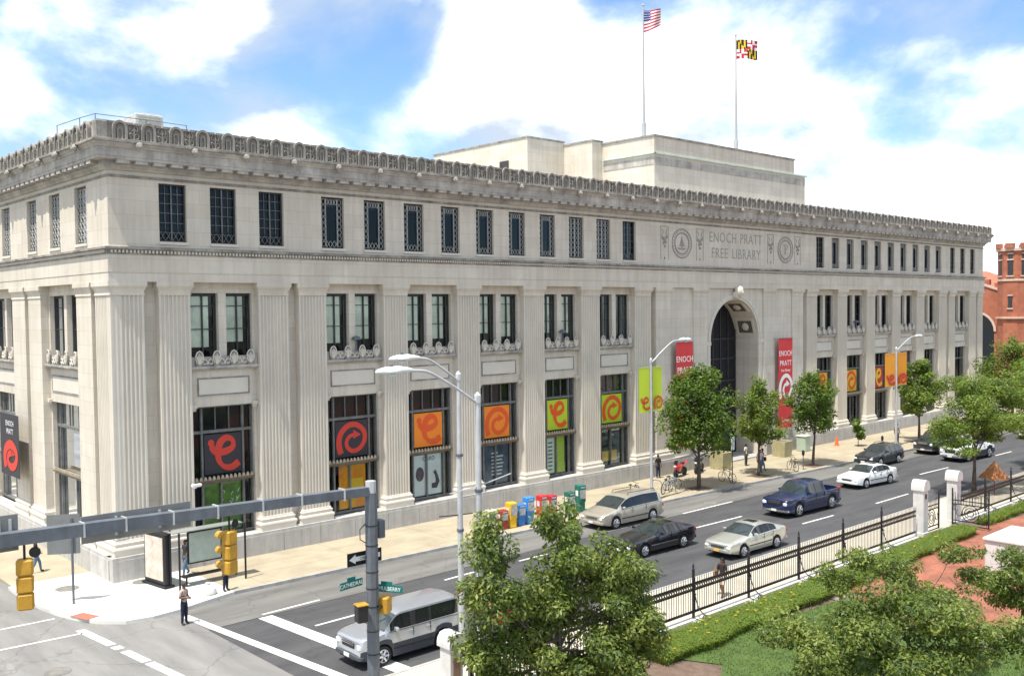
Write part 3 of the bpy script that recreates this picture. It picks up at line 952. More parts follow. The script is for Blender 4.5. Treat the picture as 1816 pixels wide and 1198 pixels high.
# --- entrance arch
AX0, AX1, AZ = 44.5, 50.9, 9.44
AC, AR = (AX0 + AX1) / 2, (AX1 - AX0) / 2
arcp = [(AC - AR * math.cos(PI * i / 24), AZ + AR * math.sin(PI * i / 24)) for i in range(25)]
mb = MB()
mb.prism([(44.04, 0), (AX0, 0)] + arcp + [(AX1, 0), (51.58, 0), (51.58, ZE), (44.04, ZE)], 0.07, 2.3, 'y')
pa = mb.build('entrance_arch', LIME, B)
mb = MB()
def ringband(r0, r1, y0, y1, n=24):
    vs, fs = [], []
    for i in range(n + 1):
        a = PI * i / n
        for r in (r0, r1):
            for y in (y0, y1):
                vs.append((AC - r * math.cos(a), y, AZ + r * math.sin(a)))
    for i in range(n):
        k = i * 4
        fs += [(k, k + 2, k + 6, k + 4), (k + 1, k, k + 4, k + 5), (k + 2, k + 3, k + 7, k + 6), (k + 3, k + 1, k + 5, k + 7)]
    fs += [(0, 1, 3, 2), (n * 4, n * 4 + 1, n * 4 + 3, n * 4 + 2)]
    return vs, fs
mb.add(*ringband(AR + 0.01, AR + 0.2, 0.0, 0.069)).add(*ringband(AR + 0.2, AR + 0.32, -0.05, 0.069))
mb.box(AX0 - 0.3, AX0 - 0.01, 0.03, 0.069, 0.3, AZ).box(AX1 + 0.01, AX1 + 0.3, 0.03, 0.069, 0.3, AZ)
mb.build('archivolt', LIME3, pa)
MB().box(44.05, AX0 + 0.05, 0.0, 0.069, AZ - 0.32, AZ - 0.02).box(AX1 - 0.05, 51.57, 0.0, 0.069, AZ - 0.32, AZ - 0.02) \
    .box(AX1 - 0.06, AX1 - 0.003, 0.07, 2.15, AZ - 0.30, AZ - 0.05).box(AX0 + 0.003, AX0 + 0.06, 0.07, 2.15, AZ - 0.30, AZ - 0.05).build('impost', LIME3, pa)
# coffers in the vault
COFF = mat('coffer_brown', (0.13, 0.115, 0.11), 0.8, var=0.35, scale=5)
for k in range(5):
    a = R(18 + 36 * k)
    for dy in (1.15,):
        n_ = Vector((-math.cos(a), 0, math.sin(a)))
        o = Vector((AC, dy, AZ)) + n_ * (AR - 0.02)
        co = bpy.data.objects.new('coffer', MB().cbox((0, 0, 0), (1.35, 1.5, 0.05)).mesh('coffer', COFF))
        C.objects.link(co); co.parent = pa
        co.location = o; co.rotation_euler = (0, a - PI / 2, 0)
        mb = MB()
        for s in (-1, 1):
            mb.box(s * 0.70 - 0.09, s * 0.70 + 0.09, -0.86, 0.86, -0.07, 0.05).box(-0.61, 0.61, s * 0.77 - 0.09, s * 0.77 + 0.09, -0.07, 0.05)
        mb.lathe((0, 0, 0), [(0.34, -0.03), (0.30, -0.09), (0.12, -0.12), (0.03, -0.14)], 8)
        mb.build('coffer_frame', LIME3, co)
# head over the keystone
mb = MB()
mb.cbox((AC, -0.12, 12.95), (0.75, 0.5, 0.5), 0, 0.05)
mb.lathe((AC, -0.34, 13.22), [(0.12, -0.42), (0.27, -0.3), (0.34, -0.08), (0.36, 0.1), (0.3, 0.3), (0.16, 0.42), (0.03, 0.46)], 12)
mb.cbox((AC, -0.68, 13.15), (0.1, 0.14, 0.2), 0, 0.02)
mb.build('keystone_head', LIME3, pa, 50)
# bronze doors and grille at the back of the arch
IN = 2.25
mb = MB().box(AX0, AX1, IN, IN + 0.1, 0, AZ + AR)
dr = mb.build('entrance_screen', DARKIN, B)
mb = MB()
for k in range(7):
    x = AX0 + 0.15 + k * (AX1 - AX0 - 0.3) / 6
    zt = AZ + math.sqrt(max(0.1, AR ** 2 - (x - AC) ** 2)) - 0.2
    mb.box(x - 0.06, x + 0.06, IN - 0.1, IN - 0.005, 0, zt)
for z in (0.1, 3.2, 3.6, 6, 7.8, 9.4):
    mb.box(AX0 + 0.02, AX1 - 0.02, IN - 0.08, IN - 0.01, z, z + 0.12)
mb.build('grille', BRONZE, dr)
for k in range(3):
    MB().box(AX0 + 1.2 + k * 1.4, AX0 + 2.4 + k * 1.4, IN - 0.06, IN - 0.02, 0.25, 3.1).build('door', BRONZE, dr)
MB().box(43.9, 51.5, -0.4, 0.07, -0.2, 0.12).box(AX0 + 0.01, AX1 - 0.01, 0.08, IN - 0.1, -0.2, 0.14).build('entrance_step', PLINTH, B)

# --- inscription, medallions and ornament panels
dg = bpy.context.evaluated_depsgraph_get()
def text_mesh(s, size, extrude=0.006, bold=0.0, spacing=1.0, sx=1.0):
    cu = bpy.data.curves.new('t', 'FONT')
    cu.body = s
    cu.size = size
    cu.extrude = extrude
    cu.offset = bold
    cu.align_x = 'CENTER'
    cu.space_character = spacing
    cu.resolution_u = 2
    o = bpy.data.objects.new('t', cu)
    C.objects.link(o)
    me = bpy.data.meshes.new_from_object(o.evaluated_get(bpy.context.evaluated_depsgraph_get()))
    bpy.data.objects.remove(o)
    if sx != 1.0:
        me.transform(Matrix.Scale(sx, 4, (1, 0, 0)))
    return me
def text(name, s, size, m, parent, loc, rot=(PI / 2, 0, 0), **k):
    me = text_mesh(s, size, **k)
    me.materials.clear()
    me.materials.append(m)
    return inst(me, name, parent, loc, rot)
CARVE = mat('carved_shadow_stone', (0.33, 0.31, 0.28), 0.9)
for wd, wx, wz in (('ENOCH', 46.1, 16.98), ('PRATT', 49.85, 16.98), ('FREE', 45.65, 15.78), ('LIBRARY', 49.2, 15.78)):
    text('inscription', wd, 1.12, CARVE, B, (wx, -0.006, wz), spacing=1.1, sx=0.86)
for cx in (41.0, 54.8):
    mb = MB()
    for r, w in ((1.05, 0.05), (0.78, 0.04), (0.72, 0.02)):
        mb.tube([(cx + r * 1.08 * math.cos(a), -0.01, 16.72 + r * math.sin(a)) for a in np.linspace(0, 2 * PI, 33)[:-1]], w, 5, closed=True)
    md = mb.build('medallion', CARVE, B)
    mb = MB()
    for k in range(26):
        a = 2 * PI * k / 26
        mb.box(cx + 0.98 * math.cos(a) - 0.03, cx + 0.98 * math.cos(a) + 0.03, -0.02, 0.0, 16.72 + 0.91 * math.sin(a) - 0.05, 16.72 + 0.91 * math.sin(a) + 0.05)
    if cx < 45:
        mb.prism([(cx - 0.5, 16.4), (cx - 0.3, 16.25), (cx + 0.3, 16.25), (cx + 0.5, 16.4)], -0.04, 0, 'y')
        mb.box(cx - 0.02, cx + 0.02, -0.03, 0, 16.4, 17.25)
        mb.prism([(cx - 0.32, 16.5), (cx - 0.04, 16.5), (cx - 0.04, 17.15)], -0.03, 0, 'y').prism([(cx + 0.05, 16.5), (cx + 0.35, 16.5), (cx + 0.05, 17.05)], -0.03, 0, 'y')
    else:
        mb.ribbon(catmull([(cx - 0.15, 16.3), (cx - 0.12, 17.0), (cx - 0.35, 17.15)]), 0.06, -0.02)
        mb.ribbon(catmull([(cx + 0.05, 16.3), (cx + 0.08, 17.1), (cx + 0.35, 16.95), (cx + 0.1, 16.7)]), 0.06, -0.02)
    mb.build('medallion_relief', CARVE, md)
for cx in (39.0, 43.15, 52.6, 56.65):
    mb = MB()
    for s in (-1, 1):
        mb.box(cx + s * 0.42 - 0.025, cx + s * 0.42 + 0.025, -0.02, 0.0, 15.5, 17.9)
    mb.box(cx - 0.42, cx + 0.42, -0.02, 0, 17.85, 17.9)
    for k in range(3):
        mb.lathe((cx, -0.02, 15.55 + k * 0.05), [(0.02, -0.02), (0.05, 0.03)], 5)
    for dx, dz, s in ((-0.22, 17.05, 1), (0.2, 17.1, 1), (0, 16.95, 1.2), (-0.1, 16.7, 0.9), (0.14, 16.75, 0.8), (0.02, 16.45, 0.9)):
        mb.lathe((cx + dx, -0.01, dz), [(0.09 * s, 0.01), (0.12 * s, -0.05), (0.05 * s, -0.08)], 6, 'y')
    for s in (-1, 1):
        mb.tube([(cx + s * 0.33, -0.01, 17.2), (cx + s * 0.15, -0.01, 17.45), (cx + s * 0.3, -0.01, 17.7)], 0.03, 4)
    mb.build('ornament_panel', CARVE, B)

# --- attic block over the hall
def attic(x0, x1, y0, y1, z1, ledge=False):
    o = MB().box(x0, x1, y0, y1, 19.7, z1).build('attic', LIME, B)
    MB().box(x0 - 0.06, x1 + 0.06, y0 - 0.06, y1 + 0.06, z1 + 0.003, z1 + 0.13).build('coping', LIME2, o)
    return o
at = MB().box(42.0, 63.4, 3.37, 30, 19.7, 23.85).box(42.0, 61.6, 3.37, 29.9, 23.85, 25.12).build('attic', LIME, B)
MB().box(41.92, 61.68, 3.29, 30, 25.123, 25.25).build('coping', LIME2, at)
MB().box(41.86, 63.55, 3.22, 3.365, 23.78, 23.88).box(41.8, 41.995, 3.22, 8.6, 23.78, 23.88).build('copper_ledge', COPPER, at)
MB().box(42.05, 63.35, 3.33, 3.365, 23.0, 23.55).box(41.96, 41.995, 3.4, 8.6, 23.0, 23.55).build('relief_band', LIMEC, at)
attic(40.81, 41.99, 8.73, 28, 25.3)
a2 = attic(36.71, 40.80, 11.88, 23.9, 25.55)
MB().box(36.6, 36.72, 14.1, 15.1, 22.3, 24.0).build('attic_window', BRONZE, a2)
MB().box(66, 84, 14, 30, 19.7, 21.3).build('roof_ridge', ROOF, B)

# ================================================================== VEHICLES
TYRE = mat('tyre_rubber', (0.02, 0.02, 0.02), 0.8)
ALLOY = mat('wheel_alloy', (0.55, 0.55, 0.56), 0.3, metal=0.8)
CARGL = mat('car_glass', (0.012, 0.015, 0.017), 0.04, spec=0.6)
CARGLF = mat('windshield_glass', (0.03, 0.04, 0.04), 0.04, spec=0.7)
BLKPL = mat('black_plastic', (0.018, 0.018, 0.02), 0.5)
CHROME = mat('chrome', (0.7, 0.7, 0.72), 0.15, metal=1.0)
LAMPC = mat('lamp_clear', (0.75, 0.77, 0.78), 0.15, spec=0.8)
LAMPR = mat('lamp_red', (0.35, 0.02, 0.015), 0.2, spec=0.8)
PLATE = mat('number_plate', (0.75, 0.75, 0.72), 0.5)
PLATEO = mat('orange_number_plate', (0.8, 0.42, 0.08), 0.5)
def paint(name, c, metal=0.0, rough=0.28):
    return mat(name, c, rough, metal=metal, coat=0.9, spec=0.5)
def lerpc(ctrl, x):
    for (a, b), (c, d) in zip(ctrl, ctrl[1:]):
        if x <= c:
            t = 0 if c == a else max(0, (x - a) / (c - a))
            return b + (d - b) * t
    return ctrl[-1][1]
KINDS = {
 'sedan': dict(L=4.75, W=1.80, top=[(-2.37, .70), (-2.28, .78), (-1.6, .88), (-.95, .97), (-.2, 1.37), (.12, 1.43), (.7, 1.43), (1.1, 1.35), (1.75, 1.08), (2.2, 1.04), (2.37, .93)],
     belt=[(-2.37, .67), (-2.25, .74), (-1.0, .9), (.5, .94), (1.7, 1.0), (2.2, .98), (2.37, .86)], ws=(-.95, -.18), rw=(1.08, 1.76), win=[(-.62, .22), (.29, .98), (1.03, 1.34)], wb=(-1.42, 1.33), R=.32, roofw=.60),
 'coupe': dict(L=4.95, W=1.84, top=[(-2.47, .70), (-2.4, .77), (-1.5, .87), (-.75, .95), (0, 1.33), (.35, 1.40), (.9, 1.40), (1.25, 1.32), (1.85, 1.06), (2.3, 1.02), (2.47, .9)],
     belt=[(-2.47, .67), (-2.35, .73), (-.8, .9), (.5, .93), (1.9, .98), (2.3, .97), (2.47, .84)], ws=(-.75, 0.0), rw=(1.25, 1.88), win=[(-.42, .42), (.49, 1.12), (1.17, 1.42)], wb=(-1.52, 1.38), R=.33, roofw=.58),
 'van': dict(L=5.05, W=1.96, top=[(-2.52, .76), (-2.44, .85), (-1.8, .98), (-1.4, 1.08), (-.6, 1.57), (-.2, 1.68), (.8, 1.74), (1.9, 1.70), (2.2, 1.62), (2.44, 1.1), (2.52, .9)],
     belt=[(-2.52, .73), (-2.38, .81), (-1.4, 1.0), (0, 1.03), (2.3, 1.06), (2.52, .85)], ws=(-1.4, -.58), rw=(2.2, 2.46), win=[(-1.05, -.22), (-.15, .9), (.97, 2.05)], wb=(-1.55, 1.5), R=.34, roofw=.70),
 'wagon': dict(L=4.7, W=1.78, top=[(-2.35, .76), (-2.26, .85), (-1.5, .95), (-.9, 1.04), (-.25, 1.46), (.1, 1.54), (1.4, 1.53), (1.8, 1.46), (2.25, 1.08), (2.35, .85)],
     belt=[(-2.35, .73), (-2.22, .81), (-1.0, .97), (.5, 1.0), (2.2, 1.03), (2.35, .82)], ws=(-.9, -.22), rw=(1.78, 2.28), win=[(-.6, .18), (.25, .92), (.99, 1.62)], wb=(-1.35, 1.3), R=.34, roofw=.62),
 'box': dict(L=4.3, W=1.83, top=[(-2.15, .95), (-2.1, 1.04), (-1.5, 1.12), (-1.22, 1.17), (-.78, 1.68), (-.55, 1.77), (1.85, 1.79), (2.03, 1.74), (2.12, 1.2), (2.15, .85)],
     belt=[(-2.15, .92), (-2.06, 1.0), (-1.2, 1.1), (0, 1.1), (2.0, 1.12), (2.15, .82)], ws=(-1.22, -.74), rw=(2.03, 2.12), win=[(-1.0, -.08), (.06, .66), (.74, 1.98)], wb=(-1.32, 1.26), R=.35, roofw=.80),
 'suv': dict(L=4.9, W=1.92, top=[(-2.45, 1.0), (-2.4, 1.07), (-1.6, 1.12), (-1.1, 1.18), (-.5, 1.66), (-.2, 1.78), (1.7, 1.78), (2.1, 1.72), (2.38, 1.2), (2.45, .9)],
     belt=[(-2.45, .97), (-2.36, 1.03), (-1.1, 1.12), (0, 1.14), (2.3, 1.16), (2.45, .85)], ws=(-1.1, -.48), rw=(2.1, 2.4), win=[(-.8, .05), (.12, .95), (1.02, 1.95)], wb=(-1.45, 1.4), R=.38, roofw=.74),
 'pickup': dict(L=5.25, W=1.88, top=[(-2.62, .95), (-2.56, 1.02), (-1.6, 1.08), (-1.1, 1.13), (-.62, 1.66), (-.35, 1.75), (.72, 1.75), (.92, 1.70), (1.04, 1.12), (2.62, 1.1)],
     belt=[(-2.62, .92), (-2.52, .97), (-1.15, 1.07), (0, 1.09), (1.1, 1.1), (2.62, 1.1)], ws=(-1.1, -.6), rw=(.92, 1.03), win=[(-.85, -.02), (.05, .78)], wb=(-1.62, 1.55), R=.39, roofw=.64, bed=1.14),
}
def make_wheel(parent, x, y, Rw, side):
    hub = MB().lathe((0, 0, 0), [(Rw * 0.6, -0.06), (Rw * 0.6, 0.05)], 14, 'y').build('wheel', BLKPL, parent, loc=(x, y, Rw))
    MB().lathe((0, 0, 0), [(Rw * 0.62, -0.105), (Rw * 0.93, -0.105), (Rw, -0.07), (Rw, 0.07), (Rw * 0.93, 0.105), (Rw * 0.62, 0.105)], 22, 'y').build('tyre', TYRE, hub, 50)
    mb = MB()
    y0, y1 = (-0.115, -0.065) if side < 0 else (0.065, 0.115)
    yo = y0 if side < 0 else y1
    mb.tube([(Rw * 0.61 * math.cos(a), yo * 0.95, Rw * 0.61 * math.sin(a)) for a in np.linspace(0, 2 * PI, 19)[:-1]], 0.022, 5, closed=True)
    for k in range(6):
        a = 2 * PI * k / 6
        mb.tube([(0.03 * math.cos(a), yo, 0.03 * math.sin(a)), (Rw * 0.6 * math.cos(a), yo * 0.9, Rw * 0.6 * math.sin(a))], [0.045, 0.05], 5)
    mb.lathe((0, yo, 0), [(0.07, -0.015), (0.07, 0.015)], 10, 'y')
    mb.build('rim', ALLOY, hub)
def car(kind, label, cat, x, y, rz, body, lower=None, plate=PLATE, group=None, scale=1.0, rack=False, z=-0.126, sunroof=False, dark_roof=None, name='parked_car', trim=None):
    k = KINDS[kind]
    L, W, Rw = k['L'], k['W'], k['R']
    root = thing(name, label, cat, (x, y, z), rz, group)
    root.scale = (scale, scale, scale)
    h = W / 2
    xs = set(np.round(np.arange(-L / 2, L / 2 + 1e-6, 0.13), 3)) | {-L / 2 + 0.04, -L / 2 + 0.1, L / 2 - 0.04, L / 2 - 0.1, round(L / 2, 3), round(-L / 2, 3)}
    for q in k['win']: xs |= set(q)
    xs |= set(k['ws']) | set(k['rw'])
    ra = Rw + 0.06
    for w in k['wb']:
        for i in range(11):
            xs.add(round(w - ra * math.cos(PI * i / 10), 3))
        xs |= {round(w - ra - 0.004, 3), round(w + ra + 0.004, 3)}
    if 'bed' in k:
        xs |= {k['bed'], k['bed'] + 0.02, L / 2 - 0.06, L / 2 - 0.05}
    xs = sorted(q for q in xs if -L / 2 - 1e-6 <= q <= L / 2 + 1e-6)
    zroof = max(q[1] for q in k['top'])
    def ring(x):
        zt, zb = lerpc(k['top'], x), lerpc(k['belt'], x)
        e = (L / 2 - abs(x))
        pw = 1 - 0.16 * max(0, 1 - e / 0.45) ** 2 if e < 0.45 else 1
        z0 = 0.24 + (0.10 * max(0, 1 - e / 0.5) if e < 0.5 else 0)
        for w in k['wb']:
            d = abs(x - w)
            if d < ra + 0.001:
                z0 = max(z0, Rw + math.sqrt(max(0, ra * ra - d * d)))
        wb_ = h * 0.955 * pw
        g = max(0, min(1, (zt - zb) / (zroof - 1.0)))
        wt = wb_ * 0.93 + (k['roofw'] - wb_ * 0.93) * g
        ze = zb + (zt - zb) * (0.90 if g > 0.2 else 0.7)
        zm = z0 + (max(zb, z0 + 0.08) - z0) * 0.5 if z0 > 0.5 else 0.24 + (zb - 0.24) * 0.55
        if zm < z0 + 0.03: zm = z0 + 0.03
        zb = max(zb, zm + 0.05)
        if 'bed' in k and k['bed'] < x < L / 2 - 0.055:
            wi = wb_ - 0.08
            return [(h * 0.96 * pw, z0), (h * pw, zm), (wb_, zb), (wb_ - 0.02, zb + 0.01), (wi + 0.02, zb + 0.01), (wi, zb), (wi - 0.02, 0.66), (0, 0.66)]
        p2, p3 = (wb_, zb), (wt, ze)
        mix = lambda t: (p2[0] + (p3[0] - p2[0]) * t, p2[1] + (p3[1] - p2[1]) * t)
        return [(h * 0.96 * pw, z0), (h * pw, zm), p2, mix(0.07), mix(0.9), p3, (wt * 0.55, zt - 0.012 * g - 0.004), (0, zt)]
    rings = []
    for x_ in xs:
        r = ring(x_)
        rings.append([(x_, -a, b) for a, b in r] + [(x_, a, b) for a, b in reversed(r[:-1])])
    n = len(rings[0])
    V = [p for r in rings for p in r]
    groups = {'body': [], 'lower': [], 'windshield': [], 'rear_window': []}
    for i in range(len(xs) - 1):
        xm = (xs[i] + xs[i + 1]) / 2
        for j in range(n - 1):
            b = j if j < 7 else n - 2 - j
            side = -1 if j < 7 else 1
            key = 'body'
            if b == 0 and lower: key = 'lower'
            inbed = 'bed' in k and xm > k['bed']
            if not inbed:
                if b == 3:
                    for wi, (a, c) in enumerate(k['win']):
                        if a < xm < c: key = ('side', wi, side)
                    if key == 'body' and any(abs(xm - (p[1] + q[0]) / 2) <= (q[0] - p[1]) / 2 for p, q in zip(k['win'], k['win'][1:])): key = 'pillar_trim'
                if b in (5, 6):
                    if k['ws'][0] < xm < k['ws'][1]: key = 'windshield'
                    if k['rw'][0] < xm < k['rw'][1]: key = 'rear_window'
                    if sunroof and key == 'body' and b == 6 and k['ws'][1] + 0.25 < xm < k['ws'][1] + 0.75: key = 'sunroof'
            groups.setdefault(key, []).append((i * n + j, i * n + j + 1, (i + 1) * n + j + 1, (i + 1) * n + j))
    groups['body'] += [tuple(range(n)), tuple(range((len(xs) - 1) * n, len(xs) * n))]
    bo = None
    def sub(name, faces, m, parent, lift=0.0):
        ids = sorted({q for f in faces for q in f})
        mp = {q: t for t, q in enumerate(ids)}
        mb = MB()
        mb.v = [V[q] for q in ids]
        mb.f = [tuple(mp[q] for q in f) for f in faces]
        mb.mi = [0] * len(mb.f)
        return mb.build(name, m, parent, 38)
    bo = sub('body', groups['body'], body, root)
    if lower: sub('cladding', groups['lower'], lower, root)
    for key, fs in groups.items():
        if key in ('body', 'lower') or not fs: continue
        if key == 'pillar_trim': sub('pillar_trim', fs, BLKPL, root)
        elif isinstance(key, tuple): sub('side_window', fs, CARGL, root)
        else: sub(key, fs, CARGLF if key == 'windshield' else CARGL, root)
    MB().box(-L / 2 + 0.25, L / 2 - 0.25, -h + 0.3, h - 0.3, 0.2, 0.72).build('underbody', BLKPL, root)
    for w in k['wb']:
        MB().box(w - ra - 0.02, w + ra + 0.02, -h + 0.28, h - 0.28, 0.3, 0.8).build('wheel_well', BLKPL, root)
        for s in (-1, 1):
            make_wheel(root, w, s * (h - 0.125), Rw, s)
    zf = lerpc(k['belt'], -L / 2)
    zl = zf - 0.05
    big = kind in ('suv', 'pickup', 'box')
    for s in (-1, 1):
        MB().cbox((-L / 2 + 0.13, s * (h * 0.66), zl - (0.1 if big else 0.05)), (0.3, 0.38, 0.2 if big else 0.15), s * 0.32, 0.04).build('headlight', LAMPC, root, 40)
        MB().cbox((L / 2 - 0.07, s * (h * 0.74), lerpc(k['belt'], L / 2) - 0.06), (0.16, 0.28, 0.2), -s * 0.2, 0.03).build('taillight', LAMPR, root, 40)
        mr = MB().cbox((0, 0, 0), (0.12, 0.2, 0.14), 0, 0.03).build('mirror', trim or body, root, 40)
        mr.location = (k['ws'][0] + 0.42, s * (h + 0.05), lerpc(k['belt'], k['ws'][0] + 0.4) + 0.1)
    g = MB().cbox((-L / 2 + 0.02, 0, zl - (0.1 if big else 0.04)), (0.09, h * 0.86, 0.22 if big else 0.12), 0, 0.02).build('grille', BLKPL, root)
    mb = MB()
    for q in range(2 if not big else 3):
        mb.box(-L / 2 - 0.035, -L / 2 - 0.02, -h * 0.4, h * 0.4, zl - 0.08 + q * 0.06, zl - 0.06 + q * 0.06)
    mb.build('grille_bar', CHROME, g)
    bm = lower or body
    MB().cbox((-L / 2 + 0.1, 0, 0.40), (0.32, W * 0.9, 0.24), 0, 0.07).build('bumper', bm if not (big and kind != 'box') else CHROME, root, 40)
    MB().cbox((L / 2 - 0.1, 0, 0.42), (0.3, W * 0.9, 0.26), 0, 0.07).build('bumper', bm, root, 40)
    MB().box(-L / 2 - 0.09, -L / 2 - 0.07, -0.16, 0.16, 0.36, 0.48).build('number_plate', plate, root)
    MB().box(-L / 2 - 0.065, -L / 2 - 0.05, -h * 0.5, h * 0.5, 0.30, 0.35).build('air_intake', BLKPL, root)
    for (a, c) in k['win'][:2]:
        for s in (-1, 1):
            MB().cbox((c - 0.08, s * (h * 0.985), lerpc(k['belt'], c) - 0.1), (0.18, 0.035, 0.03)).build('door_handle', trim or body, root)
            mb = MB().box(c + 0.025, c + 0.035, s * (h * 0.972) - 0.022, s * (h * 0.972) + 0.022, 0.45, lerpc(k['belt'], c) - 0.01)
            mb.build('door_seam', BLKPL, root)
    a, c = k['win'][0][0] - 0.05, k['win'][-1][1] + 0.05
    for s in (-1, 1):
        MB().tube([(q, s * (h * 0.957), lerpc(k['belt'], q) + 0.005) for q in np.linspace(a, c, 8)], 0.011, 4).build('belt_trim', CHROME if kind in ('coupe', 'sedan') else BLKPL, root)
        MB().box(k['wb'][0] + ra + 0.05, k['wb'][1] - ra - 0.05, s * h - 0.012, s * h + 0.012, 0.50, 0.545).build('side_moulding', BLKPL if kind != 'coupe' else CHROME, root)
        wx = k['ws'][0] + 0.03
        MB().tube([(wx, s * 0.1, lerpc(k['top'], wx) + 0.02), (wx + 0.25, s * 0.5, lerpc(k['top'], wx + 0.25) + 0.012)], 0.009, 4).build('wiper', BLKPL, root)
    if rack:
        for s in (-1, 1):
            a, c = k['ws'][1] + 0.3, k['rw'][0] - 0.15
            MB().tube([(a, s * k['roofw'] * 0.86, zroof - 0.06), (a + 0.12, s * k['roofw'] * 0.86, zroof + 0.05), (c - 0.12, s * k['roofw'] * 0.86, zroof + 0.05), (c, s * k['roofw'] * 0.86, zroof - 0.08)], 0.02, 5).build('roof_rail', BLKPL, root)
    return root
SILV = paint('silver_paint', (0.42, 0.44, 0.47), 0.55)
CHAMP = paint('champagne_paint', (0.50, 0.46, 0.38), 0.5)
PALEG = paint('pale_gold_paint', (0.47, 0.47, 0.42), 0.5)
NAVYB = paint('midnight_paint', (0.004, 0.004, 0.008))
BLUEP = paint('deep_blue_paint', (0.006, 0.014, 0.062))
WHITC = paint('white_car_paint', (0.75, 0.76, 0.75))
DKGRN = paint('dark_slate_paint', (0.025, 0.035, 0.042), 0.3)
GREYC = mat('grey_cladding', (0.06, 0.067, 0.08), 0.6)
WHITE2 = paint('white_truck_paint', (0.7, 0.71, 0.72))
CARS = [
 car('box', 'boxy silver suv with grey cladding waiting at the stop line', 'suv', 4.05, -16.1, R(-1), SILV, GREYC, name='suv', rack=False),
 car('van', 'champagne minivan with dark windows parked by the newspaper boxes', 'minivan', 25.3, -7.95, R(-1.5), CHAMP, name='minivan', rack=True),
 car('coupe', 'black sedan beside the champagne minivan, half behind the near tree', 'car', 21.7, -13.1, R(-2), NAVYB, name='sedan'),
 car('sedan', 'pale gold sedan with an orange front plate beside the black fence', 'car', 24.9, -16.55, R(-1.5), PALEG, plate=PLATEO, name='sedan', sunroof=True),
 car('pickup', 'dark blue crew cab pickup truck driving in the middle lane', 'pickup truck', 35.2, -13.45, R(-2.5), BLUEP, name='pickup_truck', scale=1.06),
 car('sedan', 'white sedan with sunroof driving behind the blue pickup truck', 'car', 45.7, -12.1, R(-6), WHITC, name='sedan', sunroof=True),
 car('wagon', 'dark slate station wagon parked at the kerb past the entrance', 'station wagon', 54.4, -8.5, R(-2), DKGRN, name='station_wagon', rack=True),
 car('suv', 'charcoal suv parked at the kerb behind the dark station wagon', 'suv', 63.6, -8.9, R(-2), DKGRN, BLKPL, name='suv', scale=1.02),
 car('pickup', 'white pickup truck partly hidden by the tree beside the far roadway', 'pickup truck', 61.6, -12.2, R(-4), WHITE2, GREYC, name='pickup_truck', scale=1.05),
 car('sedan', 'white car at the far right end of the street behind foliage', 'car', 78, -11.6, R(-3), WHITC, name='sedan'),
 car('wagon', 'grey car in the side street at the left edge of the photo', 'car', -6.6, 0.6, R(-90), SILV, name='station_wagon'),
]

# ================================================================== STREET FURNITURE
YSIG = mat('signal_yellow', (0.50, 0.27, 0.03), 0.5, var=0.2, scale=4)
SIGNB = mat('sign_back_aluminium', (0.19, 0.195, 0.19), 0.5, var=0.12, scale=2)
STGRN = mat('street_sign_green', (0.006, 0.14, 0.125), 0.5)
WHT = mat('sign_white', (0.8, 0.8, 0.78), 0.5)
BLK = mat('sign_black', (0.012, 0.012, 0.014), 0.5)
REDB = mat('banner_red', (0.58, 0.045, 0.05), 0.75, var=0.08, scale=1)
REDL = mat('logo_red', (0.58, 0.05, 0.03), 0.6)
ORNG = mat('poster_orange', (0.86, 0.25, 0.02), 0.6)
LIMEG = mat('poster_lime', (0.48, 0.62, 0.03), 0.6)
DKPOST = mat('poster_charcoal', (0.035, 0.033, 0.04), 0.6)
BORNG = mat('banner_orange', (0.85, 0.33, 0.02), 0.7)
YELO = mat('poster_yellow', (0.8, 0.5, 0.03), 0.6)

# ---- mast arm signal post
mast = thing('signal_mast', 'grey steel signal post with a long arm over the side street', 'signal post', (0.3, -20.0, 0))
MB().prism([(0.19 * math.cos(a) * 1.0, 0.19 * math.sin(a)) for a in np.linspace(0, 2 * PI, 9)[:-1]], 0, 6.6).prism([(0.24 * math.cos(a), 0.24 * math.sin(a)) for a in np.linspace(0, 2 * PI, 9)[:-1]], 0, 0.4).build('post', GREYPT, mast)
MB().prism([(0.16 * math.cos(a), 0.16 * math.sin(a)) for a in np.linspace(0, 2 * PI, 9)[:-1]], 6.6, 6.95).build('post_cap', GALV, mast)
mb = MB()
vs = []
for x, hh, z in ((-0.15, 0.13, 6.66), (-12.0, 0.16, 6.93)):
    vs += [(x, -hh, z - hh), (x, hh, z - hh), (x, hh, z + hh), (x, -hh, z + hh)]
mb.add(vs, [(0, 1, 2, 3), (4, 5, 6, 7), (0, 1, 5, 4), (1, 2, 6, 5), (2, 3, 7, 6), (3, 0, 4, 7)])
ar = mb.build('arm', GREYPT, mast)
for x in (-1.0, -2.4, -3.6, -4.9, -6.1, -7.3, -8.3):
    z = 6.66 + 0.27 * (-x) / 12
    MB().box(x - 0.02, x + 0.02, -0.17, 0.17, z - 0.175, z + 0.175).build('clamp_band', GALV, ar)
mb = MB()
for z in (0.9, 1.7, 2.4, 3.15, 3.7, 4.2, 5.0, 5.6):
    mb.prism([(0.2 * math.cos(a), 0.2 * math.sin(a)) for a in np.linspace(0, 2 * PI, 9)[:-1]], z, z + 0.03)
o = mb.build('strap', BLKPL, mast)
o['kind'] = 'stuff'
MB().cbox((0.33, 0.05, 5.45), (0.22, 0.3, 0.55), 0, 0.02).build('control_box', GREYPT, mast)
MB().tube([(-0.2, 0, 5.7), (-0.42, -0.02, 5.55), (-0.42, -0.02, 5.25), (-0.2, 0, 5.1)], 0.015, 5).build('cable_loop', BLKPL, mast)
